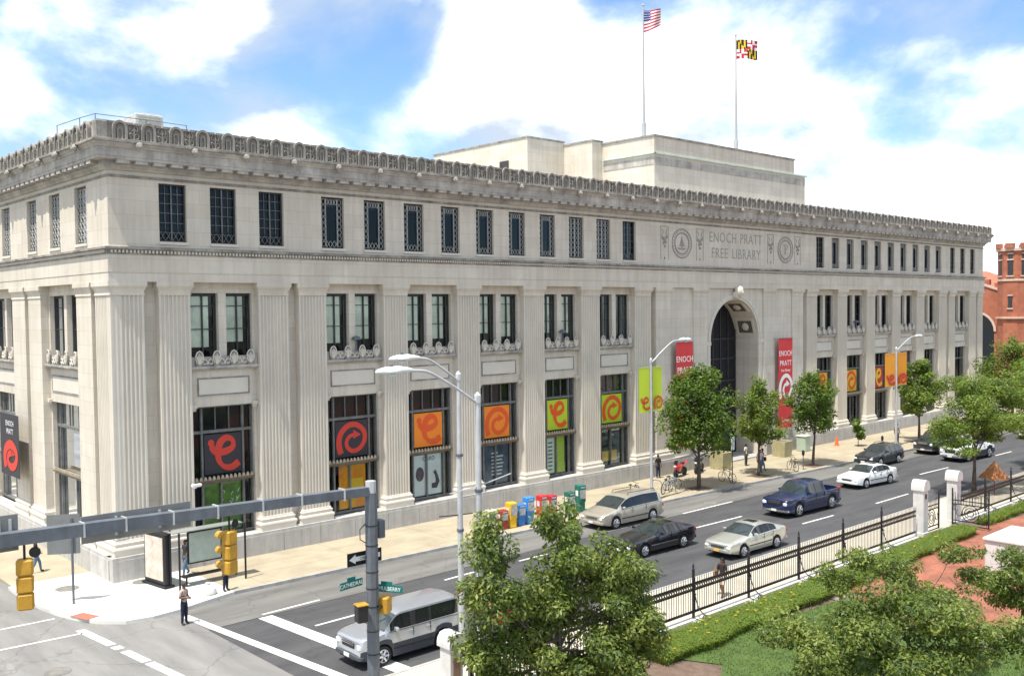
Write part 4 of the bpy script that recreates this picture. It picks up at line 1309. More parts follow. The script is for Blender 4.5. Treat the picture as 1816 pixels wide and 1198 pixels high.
for i, (x0, x1, z0, z1, lb) in enumerate(((-9.95, -9.36, 6.55, 7.4, 'blank grey sign back at the left edge of the mast arm'),
                                    (-7.95, -5.2, 6.43, 7.1, 'wide low grey sign back on the middle of the mast arm'))):
    s = tag(MB().box(x0, x1, -19.79, -19.75, z0, z1).build('road_sign', SIGNB), lb, 'sign')
    for q in (x0 + (x1 - x0) * 0.3, x0 + (x1 - x0) * 0.7):
        MB().box(q - 0.03, q + 0.03, -19.83, -19.795, z0 + 0.1, z1 - 0.1).build('bracket', GALV, s)
def signal_head(label, loc, rz):
    t = thing('traffic_signal', label, 'traffic signal', loc, rz, 'signals hanging from the mast arm')
    for k in range(3):
        z = -0.55 - k * 0.40
        hs = MB().cbox((0, 0, z), (0.36, 0.28, 0.385), 0, 0.04).build('signal_section', YSIG, t)
        MB().lathe((0, -0.15, z), [(0.13, 0.0), (0.13, -0.02)], 14, 'y').build('lens', mat(('lens_red', 'lens_amber', 'lens_green')[k], ((0.2, 0.02, 0.02), (0.25, 0.12, 0.01), (0.02, 0.14, 0.1))[k], 0.2), hs)
        vp = [(0.15 * math.cos(a), 0.15 * math.sin(a)) for a in np.linspace(-0.2, PI + 0.2, 10)]
        mb = MB()
        m_ = len(vp)
        mb.add([(x, -0.15, z + q) for x, q in vp] + [(x, -0.40 + 0.1 * (q < 0), z + q * 0.96) for x, q in vp], [(i, i + 1, m_ + i + 1, m_ + i) for i in range(m_ - 1)])
        mb.build('visor', YSIG, hs)
    MB().tube([(0, 0, 0.1), (0, 0, -0.36)], 0.03, 6).build('hanger', BLKPL, t)
    MB().lathe((-0.22, 0, -0.22), [(0.11, -0.02), (0.13, 0), (0.11, 0.02)], 12, 'y').build('wire_loop', BLKPL, t)
    return t
signal_head('yellow three-section traffic signal hanging at the left edge', (-9.3, -20.0, 6.72), R(160))
signal_head('yellow three-section traffic signal hanging before the bus shelter', (-4.23, -20.0, 6.56), R(200))
t = thing('pedestrian_signal', 'yellow pedestrian signal box on the right of the mast post', 'pedestrian signal', (0.72, -20.0, 3.12), R(35))
MB().cbox((0, 0, 0), (0.42, 0.36, 0.5), 0, 0.03).build('housing', YSIG, t)
MB().box(-0.17, 0.17, 0.182, 0.2, -0.18, 0.18).build('screen', BLK, t)
MB().box(-0.5, -0.2, -0.03, 0.03, -0.03, 0.03).build('bracket', BLKPL, t)
t = thing('pedestrian_signal', 'black pedestrian signal box on the left of the mast post', 'pedestrian signal', (-0.2, -20.15, 3.08), R(-10))
MB().cbox((0, 0, 0), (0.34, 0.32, 0.52), 0, 0.03).build('housing', BLKPL, t)
MB().cbox((0, 0, 0.262), (0.36, 0.36, 0.04), 0, 0.01).build('top_plate', YSIG, t)
# one-way sign with arrow
t = thing('one_way_sign', 'black one way sign with white arrow behind the mast post', 'sign', (0.12, -19.72, 4.6))
MB().box(-0.5, 0.72, 0, 0.02, -0.2, 0.2).build('plate', BLK, t)
mb = MB()
mb.prism([(-0.44, 0), (-0.22, 0.14), (-0.22, 0.07), (0.66, 0.07), (0.66, -0.07), (-0.22, -0.07), (-0.22, -0.14)], -0.008, -0.002, 'y')
ow = mb.build('arrow', WHT, t)
text('lettering', 'ONE WAY', 0.12, BLK, ow, (0.2, -0.012, -0.04), extrude=0.001)
# street name plates
def name_plate(label, loc, rz, a, w):
    t = thing('street_name_sign', label, 'sign', loc, rz)
    MB().box(-w / 2, w / 2, -0.012, 0.012, -0.11, 0.11).build('plate', STGRN, t)
    text('lettering', a, 0.17, WHT, t, (0, -0.0145, -0.06), extrude=0.001, sx=0.9)
    text('lettering', a, 0.17, WHT, t, (0, 0.0145, -0.06), (PI / 2, 0, PI), extrude=0.001, sx=0.9)
    MB().box(-w * 0.18, w * 0.18, -0.01, 0.01, 0.115, 0.21).build('number_tab', STGRN, t)
name_plate('green CATHEDRAL street name sign left of the mast post', (-0.5, -20.1, 4.0), R(8), 'CATHEDRAL', 0.85)
name_plate('pale green street name sign right of the mast post', (0.75, -20.1, 3.62), R(-62), 'W MULBERRY', 1.05)

# ---- cobra-head street lamps
def lamp(label, loc, h, arm, dz, rz=0, pole_r=0.10, col=GALV, banner=None, two=False):
    t = thing('street_lamp', label, 'street lamp', loc, 0)
    MB().tube([(0, 0, 0), (0, 0, h * 0.5), (0, 0, h)], [pole_r, pole_r * 0.85, pole_r * 0.65], 10).lathe((0, 0, 0), [(pole_r * 1.7, 0), (pole_r * 1.7, 0.25), (pole_r * 1.1, 0.4)], 10).build('pole', col, t, 40)
    MB().lathe((0, 0, h), [(pole_r * 0.9, -0.12), (pole_r * 0.9, 0.1), (0.02, 0.2)], 8).build('pole_cap', col, t)
    c, s = math.cos(rz), math.sin(rz)
    pts = [(0, 0, h - 0.15), (arm * 0.35, 0, h - 0.15 + dz * 0.5), (arm * 0.7, 0, h - 0.15 + dz * 0.92), (arm * 0.88, 0, h - 0.15 + dz), (arm, 0, h - 0.15 + dz)]
    MB().tube([(x * c, x * s, z) for x, y, z in catmull(pts, 4)], 0.045, 7).build('arm', col, t, 40)
    hz = h - 0.15 + dz
    sg = 1 if arm > 0 else -1
    hd = MB()
    secs = [(0.0, 0.06, 0.06), (0.15, 0.11, 0.1), (0.45, 0.19, 0.15), (0.85, 0.2, 0.14), (1.1, 0.15, 0.09), (1.2, 0.05, 0.03)]
    vs, fs = [], []
    for a, w, q in secs:
        X = arm + sg * (a - 0.1)
        for g in np.linspace(0, 2 * PI, 11)[:-1]:
            y_, z_ = w * math.cos(g), q * math.sin(g) * (1 if math.sin(g) > 0 else 0.5)
            vs.append((X * c - y_ * s, X * s + y_ * c, hz + z_ + 0.02))
    for i in range(len(secs) - 1):
        fs += [(i * 10 + k, i * 10 + (k + 1) % 10, i * 10 + 10 + (k + 1) % 10, i * 10 + 10 + k) for k in range(10)]
    fs += [tuple(range(9, -1, -1)), tuple(range(50, 60))]
    hd.add(vs, fs)
    head = hd.build('lamp_head', mat('lamp_head_grey', (0.62, 0.65, 0.66), 0.4), t, 60)
    X = arm + sg * 0.6
    MB().lathe((X * c, X * s, hz - 0.06), [(0.03, -0.09), (0.11, -0.06), (0.14, 0.0), (0.13, 0.02)], 10).build('lens', mat('lamp_lens', (0.55, 0.6, 0.6), 0.2), head)
    MB().lathe((X * c, X * s, hz + 0.15), [(0.05, 0), (0.05, 0.07), (0.01, 0.09)], 8).build('photocell', GREYPT, head)
    return t
la = lamp('tall pale lamp post standing behind the silver suv', (4.98, -18.45, 0), 9.75, -1.75, 0.85, 0, 0.115)
lb_ = lamp('tall pale lamp post in front of the fence with nearest lamp head', (2.6, -22.3, 0), 9.4, -2.5, 1.1, 0, 0.12)
for o, z in ((la, 4.4), (lb_, 6.6), (la, 7.0), (lb_, 3.2)):
    MB().lathe((0, 0, z), [(0.12, 0), (0.125, 0.02), (0.125, 0.08), (0.12, 0.1)], 10).build('band', GREYPT, o)
MB().tube([(-0.9, 0, 5.05), (0, 0, 4.98), (0.55, 0, 4.95)], 0.02, 5).build('side_bracket', BLKPL, la)
MB().tube([(-1.1, 0, 6.7), (0, 0, 6.78), (1.3, 0, 7.0)], 0.018, 5).build('side_bracket', GALV, lb_)
lc = lamp('lamp post with lime green banners near the minivan', (30.5, -5.75, 0), 8.75, 2.9, 1.35, 0, 0.10)
ld = lamp('lamp post with orange banners beyond the entrance', (63.0, -5.6, 0), 8.3, 3.6, 1.15, 0, 0.11)
lamp('small distant lamp post before the red brick building', (99, -16.0, 0), 9.0, 2.0, 0.8, 0, 0.10)
def e_logo(mb, x0, x1, z0, z1, y, w=0.13):
    S = lambda p: (x0 + p[0] * (x1 - x0), z0 + p[1] * (z1 - z0))
    W = x1 - x0
    mb.ribbon([S(p) for p in catmull([(.13, .80), (.17, .66), (.32, .55), (.60, .56), (.80, .68), (.78, .88), (.58, .95), (.40, .82), (.33, .55), (.36, .28), (.52, .10), (.75, .07), (.98, .2)], 6)],
              [W * w * (0.8 + 0.55 * abs(math.sin(i * 0.11))) for i in range(73)], y)
    c = S((.12, .84))
    mb.add([(c[0] + W * 0.1 * math.cos(a), y - 0.001, c[1] + W * 0.1 * math.sin(a)) for a in np.linspace(0, 2 * PI, 13)[:-1]], [tuple(range(12))])
def swirl_logo(mb, x0, x1, z0, z1, y, w=0.15):
    S = lambda p: (x0 + p[0] * (x1 - x0), z0 + p[1] * (z1 - z0))
    W = x1 - x0
    pts = [(.10, .02), (.03, .35), (.1, .68), (.35, .92), (.65, .94), (.92, .72), (.95, .42), (.78, .16), (.52, .08), (.33, .22), (.30, .42), (.42, .58), (.60, .62)]
    mb.ribbon([S(p) for p in catmull(pts, 6)], [W * w * (1.2 - 0.5 * i / 73) for i in range(73)], y)
    a, b, c = S((.55, .78)), S((.55, .48)), S((.82, .60))
    mb.add([(a[0], y - 0.001, a[1]), (b[0], y - 0.001, b[1]), (c[0], y - 0.001, c[1])], [(0, 1, 2)])
def lamp_banner(label, lampx, lampy, x0, x1, z0, z1, colm, kind, group):
    t = thing('lamp_banner', label, 'banner', (lampx, lampy, 0), 0, group)
    mb = MB()
    nx, nz = 4, 8
    vs = [(x0 + (x1 - x0) * i / nx, -0.05 * math.sin(PI * i / nx * 0.9) * (1 if kind == 'e' else -1) * (j / nz), z1 + (z0 - z1) * j / nz) for j in range(nz + 1) for i in range(nx + 1)]
    vs2 = [(a, b + 0.012, c) for a, b, c in vs]
    N = len(vs)
    f1 = [(j * (nx + 1) + i, j * (nx + 1) + i + 1, (j + 1) * (nx + 1) + i + 1, (j + 1) * (nx + 1) + i) for j in range(nz) for i in range(nx)]
    mb.add(vs + vs2, f1 + [tuple(q + N for q in f) for f in f1])
    cl = mb.build('cloth', colm, t, 60)
    mb = MB()
    (e_logo if kind == 'e' else swirl_logo)(mb, x0 + 0.08 * (x1 - x0), x1 - 0.05 * (x1 - x0), z0 + 0.15, z0 + 0.95, -0.07)
    mb.build('logo', REDL, cl)
    mb = MB()
    for z in (z0 + 0.03, z1 - 0.03):
        mb.tube([(0, 0, z), (x1 if abs(x1) > abs(x0) else x0, 0, z)], 0.015, 5)
    mb.build('rod', GALV, t)
    return t
lamp_banner('lime green banner left of the lamp post', 30.5, -5.75, -1.15, -0.15, 5.6, 8.4, LIMEG, 'e', 'lime green lamp post banners')
lamp_banner('lime green banner right of the lamp post', 30.5, -5.75, 0.15, 1.05, 5.6, 8.4, LIMEG, 'swirl', 'lime green lamp post banners')
lamp_banner('orange banner left of the far lamp post', 63.0, -5.6, -2.0, -0.2, 5.2, 8.0, BORNG, 'e', 'orange lamp post banners')
lamp_banner('orange banner right of the far lamp post', 63.0, -5.6, 0.2, 1.9, 5.2, 8.0, BORNG, 'swirl', 'orange lamp post banners')

# ---- red banners on the facade
def wall_banner(label, x0, x1, z0, z1):
    t = thing('wall_banner', label, 'banner', (0, 0, 0), 0, 'red banners by the entrance arch')
    MB().box(x0, x1, -0.36, -0.34, z0, z1).build('cloth', REDB, t)
    xc, w = (x0 + x1) / 2, x1 - x0
    text('lettering', 'ENOCH', 0.62, WHT, t, (xc, -0.364, z1 - 1.45), extrude=0.002, sx=0.9)
    text('lettering', 'PRATT', 0.62, WHT, t, (xc, -0.364, z1 - 2.25), extrude=0.002, sx=0.95)
    text('lettering', 'free library', 0.34, WHT, t, (xc, -0.364, z1 - 2.75), extrude=0.002, sx=0.9)
    mb = MB()
    swirl_logo(mb, x0 + 0.1, x1 - 0.1, z0 + 2.4, z0 + 4.4, -0.364, 0.17)
    mb.build('logo', WHT, t)
    text('lettering', 'e-library', 0.3, WHT, t, (xc, -0.364, z0 + 0.5), extrude=0.002)
    for z in (z1 + 0.02, z0 - 0.02):
        MB().tube([(x0 - 0.25, -0.35, z), (x1 + 0.05, -0.35, z)], 0.025, 5).tube([(x0 - 0.25, -0.35, z), (x0 - 0.25, 0.0, z)], 0.02, 5).build('rod', GREYPT, t)
wall_banner('tall red banner left of the arch, half hidden by a street tree', 39.85, 41.8, 1.9, 9.5)
wall_banner('tall red banner with white swirl right of the arch', 53.25, 55.3, 2.0, 9.4)
t = thing('wall_banner', 'charcoal banner with red swirl on the side street front', 'banner')
MB().box(-0.62, -0.60, 12.2, 15.6, 3.2, 6.6).build('cloth', DKPOST, t)
mb = MB(lambda x, y, z: (y, x, z))
swirl_logo(mb, 14.9, 12.5, 3.6, 5.0, -0.63, 0.2)
mb.build('logo', REDL, t)
text('lettering', 'ENOCH', 0.42, WHT, t, (-0.625, 13.8, 5.95), (PI / 2, 0, -PI / 2), extrude=0.001)
text('lettering', 'PRATT', 0.42, WHT, t, (-0.625, 13.8, 5.5), (PI / 2, 0, -PI / 2), extrude=0.001)

# ---- posters behind the display windows
def poster(label, bx, colm, logo, lcol=REDL, dark=False):
    a, b = bx
    a0 = a + 0.75
    b0 = b - 0.78
    t = thing('window_poster', label, 'poster', (0, 0, 0), 0, 'posters in the upper lights of the display windows')
    MB().box(a0 + 0.05, b0, 0.62, 0.64, 4.15, 6.1).build('sheet', colm, t)
    mb = MB()
    (e_logo if logo == 'e' else swirl_logo)(mb, a0 + 0.2, b0 - 0.12, 4.3, 5.95, 0.613, 0.16)
    mb.build('logo', lcol, t)
    return t
REDO = mat('logo_red_orange', (0.75, 0.10, 0.02), 0.6)
poster('charcoal poster with red e in the first display window', FB[0], DKPOST, 'e')
poster('charcoal poster with red swirl arrow in the second display window', FB[1], DKPOST, 's')
poster('orange poster with red e in the third display window', FB[2], ORNG, 'e', REDO)
poster('orange poster with red swirl arrow in the fourth display window', FB[3], ORNG, 's', REDO)
poster('lime green poster with red e in the fifth display window', FB[4], LIMEG, 'e', REDO)
poster('lime green poster with red swirl in the sixth display window', FB[5], LIMEG, 's', REDO)
poster('orange yellow poster with red e right after the arch', FB[6], YELO, 'e', REDO)
poster('orange yellow poster with red swirl in the second window past the arch', FB[7], YELO, 's', REDO)
poster('red poster in the third window past the arch', FB[8], REDB, 'e', YELO)
def low_poster(label, bx, build):
    a, b = bx[0] + 0.76, bx[1] - 0.76
    t = thing('shop_poster', label, 'poster', (0, 0, 0), 0, 'posters in the lower lights of the display windows')
    build(t, a, b)
def lp1(t, a, b):
    MB().box(a, b, 0.765, 0.78, 1.3, 3.65).build('sheet', mat('poster_green', (0.16, 0.30, 0.03), 0.6, col2=(0.06, 0.12, 0.02), scale=1.5), t)
    random.seed(4)
    mb = MB()
    for i in range(16):
        x, z = random.uniform(a + 0.7, b - 0.1), random.uniform(1.9, 3.4)
        mb.ribbon([(x, z), (x + 0.06, z + 0.1), (x + random.uniform(-.1, .15), z + 0.16)], 0.03, 0.757)
    o = mb.build('script_marks', WHT, t); o['kind'] = 'stuff'
def lp2(t, a, b):
    MB().box(a + 0.3, b - 0.1, 0.765, 0.78, 1.3, 3.65).build('sheet', mat('poster_amber', (0.85, 0.42, 0.02), 0.6, col2=(0.75, 0.2, 0.01), scale=0.9), t)
    MB().box(a + 0.9, b - 0.25, 0.757, 0.763, 1.9, 2.9).build('patch', YELO, t)
def lp3(t, a, b):
    MB().box(a, b, 0.765, 0.78, 1.3, 3.65).build('sheet', WHT, t)
    mb = MB()
    c = a + 0.5
    mb.add([(c + 0.3 * math.cos(g), 0.757, 2.55 + 0.42 * math.sin(g)) for g in np.linspace(0, 2 * PI, 17)[:-1]], [tuple(range(16))])
    mb.ribbon([(c + 0.85, 1.8), (c + 1.15, 1.78), (c + 1.3, 2.0), (c + 1.2, 2.4), (c + 1.05, 2.65)], [0.3, 0.35, 0.28, 0.2, 0.22], 0.757)
    mb.build('picture', mat('poster_grey', (0.09, 0.09, 0.1), 0.6), t)
    text('lettering', 'CARD', 0.34, BLK, t, ((a + b) / 2 + 0.1, 0.756, 3.3), extrude=0.001)
def lp4(t, a, b):
    MB().box(a, b, 0.765, 0.78, 1.3, 3.65).build('sheet', mat('poster_slate', (0.14, 0.16, 0.2), 0.6, col2=(0.06, 0.07, 0.1), scale=1.3), t)
    mb = MB()
    random.seed(5)
    for i in range(7):
        mb.box(a + 0.7, a + 1.0 + random.uniform(0.2, 0.7), 0.757, 0.763, 1.8 + i * 0.22, 1.88 + i * 0.22)
    o = mb.build('text_lines', WHT, t); o['kind'] = 'stuff'
def lp5(t, a, b):
    MB().box(a + 0.1, b - 0.2, 0.765, 0.78, 1.3, 3.65).build('sheet', LIMEG, t)
    MB().box(a + 0.1, a + 0.75, 0.757, 0.763, 1.35, 3.6).build('strip', WHT, t)
    mb = MB()
    for i in range(8):
        mb.box(a + 0.2, a + 0.6, 0.75, 0.755, 1.5 + i * 0.25, 1.6 + i * 0.25)
    o = mb.build('text_lines', mat('text_green', (0.1, 0.2, 0.04), 0.6), t); o['kind'] = 'stuff'
def lp6(t, a, b):
    MB().box(a, b, 0.765, 0.78, 1.3, 3.65).build('sheet', mat('poster_dark_green', (0.05, 0.08, 0.04), 0.6, col2=(0.02, 0.03, 0.03), scale=2), t)
    MB().box(a + 0.2, b - 0.4, 0.757, 0.763, 1.5, 2.2).build('patch', YELO, t)
for f, bx, lb in ((lp1, FB[0], 'green poster with white script in the first display window'), (lp2, FB[1], 'amber and yellow poster low in the second display window'),
                  (lp3, FB[2], 'white poster with flexed arm low in the third display window'), (lp4, FB[3], 'slate poster with text lines low in the fourth display window'),
                  (lp5, FB[4], 'lime and white striped poster low in the fifth display window'), (lp6, FB[5], 'dark green poster low in the sixth display window')):
    low_poster(lb, bx, f)

# ---- flags on the roof
def flag(label, x, y, z0, z1, kind):
    p = tag(MB().tube([(x, y, z0), (x, y, (z0 + z1) / 2), (x, y, z1)], [0.13, 0.09, 0.05], 8).lathe((x, y, z1), [(0.04, 0), (0.1, 0.08), (0.04, 0.17)], 8).build('flagpole', mat('flagpole_grey', (0.42, 0.42, 0.42), 0.5)), 'white flagpole carrying the ' + label, 'flagpole', 'flagpoles on the attic')
    MB().tube([(x, y, z0), (x, y, z0 + 1.8)], 0.2, 8).build('socket', GALV, p)
    W, H = (1.55, 1.75) if kind == 'us' else (2.0, 1.7)
    t = thing('flag', 'waving ' + label, 'flag', (x, y, z1 - 0.35), R(-38))
    n, m = 26, 26
    def wave(u, v):
        return (u * W * (0.93 if kind == 'us' else 1) + 0.06, 0.16 * math.sin(u * 7 + v * 1.5) * u + 0.1 * u, -v * H * (1 - (0.25 * u if kind == 'us' else 0.0)) + (0.05 * math.sin(u * 5) if kind != 'us' else 0.25 * u * u))
    mats = {'w': mat('flag_white', (0.8, 0.78, 0.78), 0.8), 'r': mat('flag_red', (0.5, 0.03, 0.05), 0.8), 'b': mat('flag_blue', (0.03, 0.05, 0.22), 0.8), 'k': mat('flag_black', (0.015, 0.015, 0.015), 0.8), 'y': mat('flag_gold', (0.75, 0.5, 0.03), 0.8)}
    ks = 'wrbky'
    mb = MB()
    vs = [wave(i / n, j / m) for j in range(m + 1) for i in range(n + 1)]
    fs, mi = [], []
    for j in range(m):
        for i in range(n):
            u, v = (i + .5) / n, (j + .5) / m
            if kind == 'us':
                c = 'b' if (u < .4 and v < .54) else 'rw'[int(v * 13) % 2]
                if c == 'b' and (i % 2 == 0 and j % 3 == 1): c = 'w'
            else:
                qu, qv = (u * 2) % 1, (v * 2) % 1
                if (u < .5) == (v < .5):
                    st = int(qu * 6) % 2
                    diag = qv > qu
                    c = 'yk'[(st + diag) % 2]
                else:
                    cr = (abs(qu - .5) < .16) or (abs(qv - .5) < .16)
                    c = 'rw'[((qu < .5) == (qv < .5)) ^ cr]
            fs.append((j * (n + 1) + i, j * (n + 1) + i + 1, (j + 1) * (n + 1) + i + 1, (j + 1) * (n + 1) + i))
            mi.append(ks.index(c))
    mb.v, mb.f, mb.mi = vs, fs, mi
    mb.build('cloth', [mats[c] for c in ks], t, 80)
flag('striped red and white flag with blue canton', 45.1, 7.0, 25.2, 36.35, 'us')
flag('quartered black, gold, red and white flag', 57.9, 7.0, 25.2, 36.3, 'md')

# ---- roof plant and railing
t = thing('roof_unit', 'pale metal ventilation unit on the roof near the corner', 'roof unit', (4.7, 7.6, 21.4))
MB().cbox((0, 0, 0.55), (1.5, 1.6, 1.1), 0, 0.04).build('housing', mat('unit_metal', (0.5, 0.5, 0.48), 0.5, var=0.2), t)
mb = MB()
for k in range(6):
    mb.box(-0.6, 0.6, -0.83, -0.81, 0.2 + k * 0.14, 0.26 + k * 0.14)
mb.build('louvre', mat('louvre_tan', (0.36, 0.34, 0.28), 0.6), t)
MB().cbox((0.2, 0, 1.13), (1.0, 1.3, 0.08), 0, 0.02).build('lid', GALV, t)
o = tag(MB().cbox((2.9, 5.8, 21.25), (2.6, 1.4, 0.8), 0, 0.25).build('roof_duct', mat('duct_white', (0.6, 0.6, 0.57), 0.5), None, 40), 'low rounded pale duct beside the roof unit', 'roof duct')
t = thing('roof_railing', 'thin metal safety railing on the roof corner', 'railing', (0, 0, 0))
PT = [(0.9, 9.4), (1.1, 6.6), (1.3, 5.0), (3.8, 5.0), (6.0, 5.2)]
for x, y in PT:
    MB().tube([(x, y, 20.2), (x, y, 21.85)], 0.022, 5).build('post', GREYPT, t)
for z in (21.2, 21.83):
    MB().tube([(x, y, z) for x, y in PT], 0.02, 5).build('rail', GREYPT, t)

# ---- bus shelter and map kiosk
t = thing('advert_kiosk', 'black framed advertising panel standing at the street corner', 'kiosk', (1.05, -1.95, 0), R(8))
MB().cbox((0, 0, 1.25), (0.32, 1.75, 2.3), 0, 0.05).build('frame', BLK, t)
MB().box(-0.19, -0.165, -0.72, 0.72, 0.3, 2.2).build('poster_panel', mat('kiosk_poster', (0.62, 0.6, 0.53), 0.4, col2=(0.5, 0.36, 0.28), scale=2.2), t)
MB().cbox((0, 0, 0.06), (0.5, 1.95, 0.12), 0, 0.03).build('foot', BLK, t)
t = thing('bus_shelter', 'bus shelter with framed route map and glass on the pavement', 'bus shelter', (2.75, -3.3, 0))
for x, y in ((-1.5, 0.45), (1.55, 0.45), (-1.5, -0.5), (1.55, -0.5)):
    MB().tube([(x, y, 0), (x, y, 2.55)], 0.045, 6).build('post', BLK, t)
MB().box(-1.6, 1.65, -0.1, 0.55, 2.46, 2.5).build('roof', mat('shelter_roof', (0.25, 0.27, 0.25), 0.3), t)
mp = MB().box(-0.75, 0.85, 0.38, 0.44, 0.9, 2.35).build('map_frame', BLK, t)
MB().box(-0.68, 0.78, 0.36, 0.379, 0.97, 2.28).build('map', mat('map_paper', (0.42, 0.47, 0.38), 0.4, col2=(0.32, 0.38, 0.34), scale=3), mp)
MB().box(0.9, 1.5, 0.42, 0.43, 0.4, 2.4).build('glass_panel', GLASS, t)
MB().box(-1.1, 1.2, 0.0, 0.35, 0.42, 0.48).build('bench_seat', BLK, t)
for x in (-0.9, 1.0):
    MB().tube([(x, 0.2, 0), (x, 0.2, 0.42)], 0.04, 6).build('bench_leg', BLK, t)
# bin bags by the signal at the kerb
t = thing('sandwich_board', 'small white rubbish bag by the kerb near the shelter', 'bag', (2.0, -4.9, 0))
t.name = 'rubbish_bag'
MB().lathe((0, 0, 0), [(0.32, 0), (0.38, 0.12), (0.27, 0.3), (0.08, 0.42), (0.1, 0.5), (0.02, 0.52)], 10).build('sack', mat('white_plastic_bag', (0.7, 0.68, 0.62), 0.5, bump=0.5, bscale=8), t, 60)
MB().lathe((0, 0, 0.42), [(0.09, 0), (0.09, 0.03)], 8).build('tie', YELO, t)
t = thing('sign_post', 'large grey sign back on a pole standing on the corner pavement', 'sign post', (-2.62, -2.24, 0), R(-32))
MB().tube([(0, 0, 0), (0, 0, 3.6)], 0.05, 7).build('pole', GREYPT, t)
MB().box(-0.98, 0.3, 0.06, 0.08, 2.1, 3.75).build('plate', SIGNB, t)
t = thing('parking_sign', 'white parking sign on thin black pole before the arch', 'sign post', (39.4, -5.5, 0), R(10))
MB().tube([(0, 0, 0), (0, 0, 3.0)], 0.035, 6).build('pole', BLK, t)
MB().box(-0.25, 0.25, -0.05, -0.035, 2.25, 3.15).build('plate', WHT, t)
MB().box(-0.03, 0.03, -0.058, -0.052, 2.4, 3.0).build('mark', BLK, t)
t = thing('security_camera', 'small white security camera on the pilaster by the first display window', 'camera', (3.6, -0.05, 3.9))
MB().cbox((0.0, -0.35, 0), (0.5, 0.14, 0.14), 0, 0.03).build('housing', WHITEP, t)
MB().box(-0.03, 0.03, -0.28, 0.03, -0.15, -0.08).build('bracket', WHITEP, t)
for i, (bx, lb) in enumerate(((FB[1], 'grey floodlight on the balcony above the second display window'), (FB[4], 'grey floodlight on the balcony above the fifth display window'), (FB[7], 'grey floodlight on a balcony past the arch'))):
    t = thing('floodlight', lb, 'floodlight', ((bx[0] + bx[1]) / 2 + 0.1, 0.15, 10.15), 0, 'floodlights on the balconies')
    MB().lathe((0, 0, 0.35), [(0.26, 0.0), (0.2, 0.14), (0.08, 0.2)], 10).build('shade', GREYPT, t)
    MB().tube([(0, 0, -0.25), (0, 0, 0.35)], 0.05, 6).build('stem', GREYPT, t)

# ---- newspaper boxes
def newsbox(label, x, y, z_h, colm, rz, w=0.5):
    t = thing('newspaper_box', label, 'newspaper box', (x, y, 0), rz, 'newspaper boxes at the kerb')
    MB().cbox((0, 0, z_h * 0.68), (w, 0.48, z_h * 0.64), 0, 0.03).build('cabinet', colm, t)
    MB().cbox((0, 0, z_h * 0.2), (w * 0.86, 0.4, z_h * 0.36), 0, 0.02).build('pedestal', colm, t)
    MB().box(-w * 0.38, w * 0.38, -0.265, -0.242, z_h * 0.5, z_h * 0.82).build('window', mat('news_paper', (0.5, 0.5, 0.47), 0.4, col2=(0.2, 0.2, 0.2), scale=6), t)
    MB().box(-w * 0.3, w * 0.3, -0.26, -0.242, z_h * 0.88, z_h * 0.94).build('handle', GALV, t)
    MB().box(-w * 0.51, -w * 0.5 - 0.0005, -0.12, 0.12, z_h * 0.6, z_h * 0.8).build('logo_panel', WHT, t)
for i, (lb, x, y, h, c, nm) in enumerate((('white newspaper box with yellow front at the left end of the row', 18.3, -4.6, 1.15, (0.65, 0.62, 0.5), 'box_white'),
        ('low dark red newspaper box next to the yellow one', 19.0, -4.75, 1.05, (0.32, 0.04, 0.02), 'box_darkred'),
        ('yellow newspaper box in the row', 19.6, -4.8, 1.4, (0.78, 0.46, 0.02), 'box_yellow'),
        ('low blue newspaper box between the yellow and tall blue ones', 20.3, -4.75, 1.2, (0.03, 0.18, 0.5), 'box_blue2'),
        ('tall blue newspaper box in the row', 20.95, -4.75, 1.5, (0.04, 0.24, 0.62), 'box_blue'),
        ('tall bright red newspaper box in the row', 21.85, -4.9, 1.5, (0.65, 0.03, 0.04), 'box_red'),
        ('dark red newspaper box with white panel right of the bright red one', 22.6, -4.9, 1.4, (0.45, 0.03, 0.05), 'box_red2'),
        ('green newspaper box half behind the treetop', 24.2, -4.8, 1.35, (0.02, 0.13, 0.09), 'box_green'),
        ('tall dark green newspaper box nearest the minivan', 25.3, -4.6, 1.6, (0.015, 0.16, 0.12), 'box_green2'))):
    newsbox(lb, x, y, h, mat(nm, c, 0.4, var=0.12, scale=3), R(-8))

# ---- planters, bin, cone, meters
def planter(label, x, y):
    t = thing('planter', label, 'planter', (x, y, 0), R(2), 'concrete planters flanking the entrance')
    t.scale = (0.66, 0.66, 1.0)
    m = mat('tan_concrete', (0.42, 0.38, 0.22), 0.85, var=0.2, scale=3)
    MB().add([(-.82, -.82, 0), (.82, -.82, 0), (.82, .82, 0), (-.82, .82, 0), (-.95, -.95, 1.25), (.95, -.95, 1.25), (.95, .95, 1.25), (-.95, .95, 1.25), (-.78, -.78, 1.25), (.78, -.78, 1.25), (.78, .78, 1.25), (-.78, .78, 1.25), (-.78, -.78, 1.05), (.78, -.78, 1.05), (.78, .78, 1.05), (-.78, .78, 1.05)],
             [(0, 1, 5, 4), (1, 2, 6, 5), (2, 3, 7, 6), (3, 0, 4, 7), (4, 5, 9, 8), (5, 6, 10, 9), (6, 7, 11, 10), (7, 4, 8, 11), (8, 9, 13, 12), (9, 10, 14, 13), (10, 11, 15, 14), (11, 8, 12, 15)]).build('trough', m, t)
    MB().box(-.77, .77, -.77, .77, 1.0, 1.15).build('soil', SOIL, t)
planter('square tan concrete planter left of the entrance steps', 43.6, -1.5)
planter('square tan concrete planter right of the entrance steps', 51.9, -1.5)
t = thing('litter_bin', 'pale green square litter bin right of the entrance', 'litter bin', (55.6, -1.2, 0))
MB().cbox((0, 0, 0.6), (0.85, 0.85, 1.2), 0, 0.05).build('body', mat('pale_green_paint', (0.38, 0.46, 0.36), 0.6, var=0.1), t)
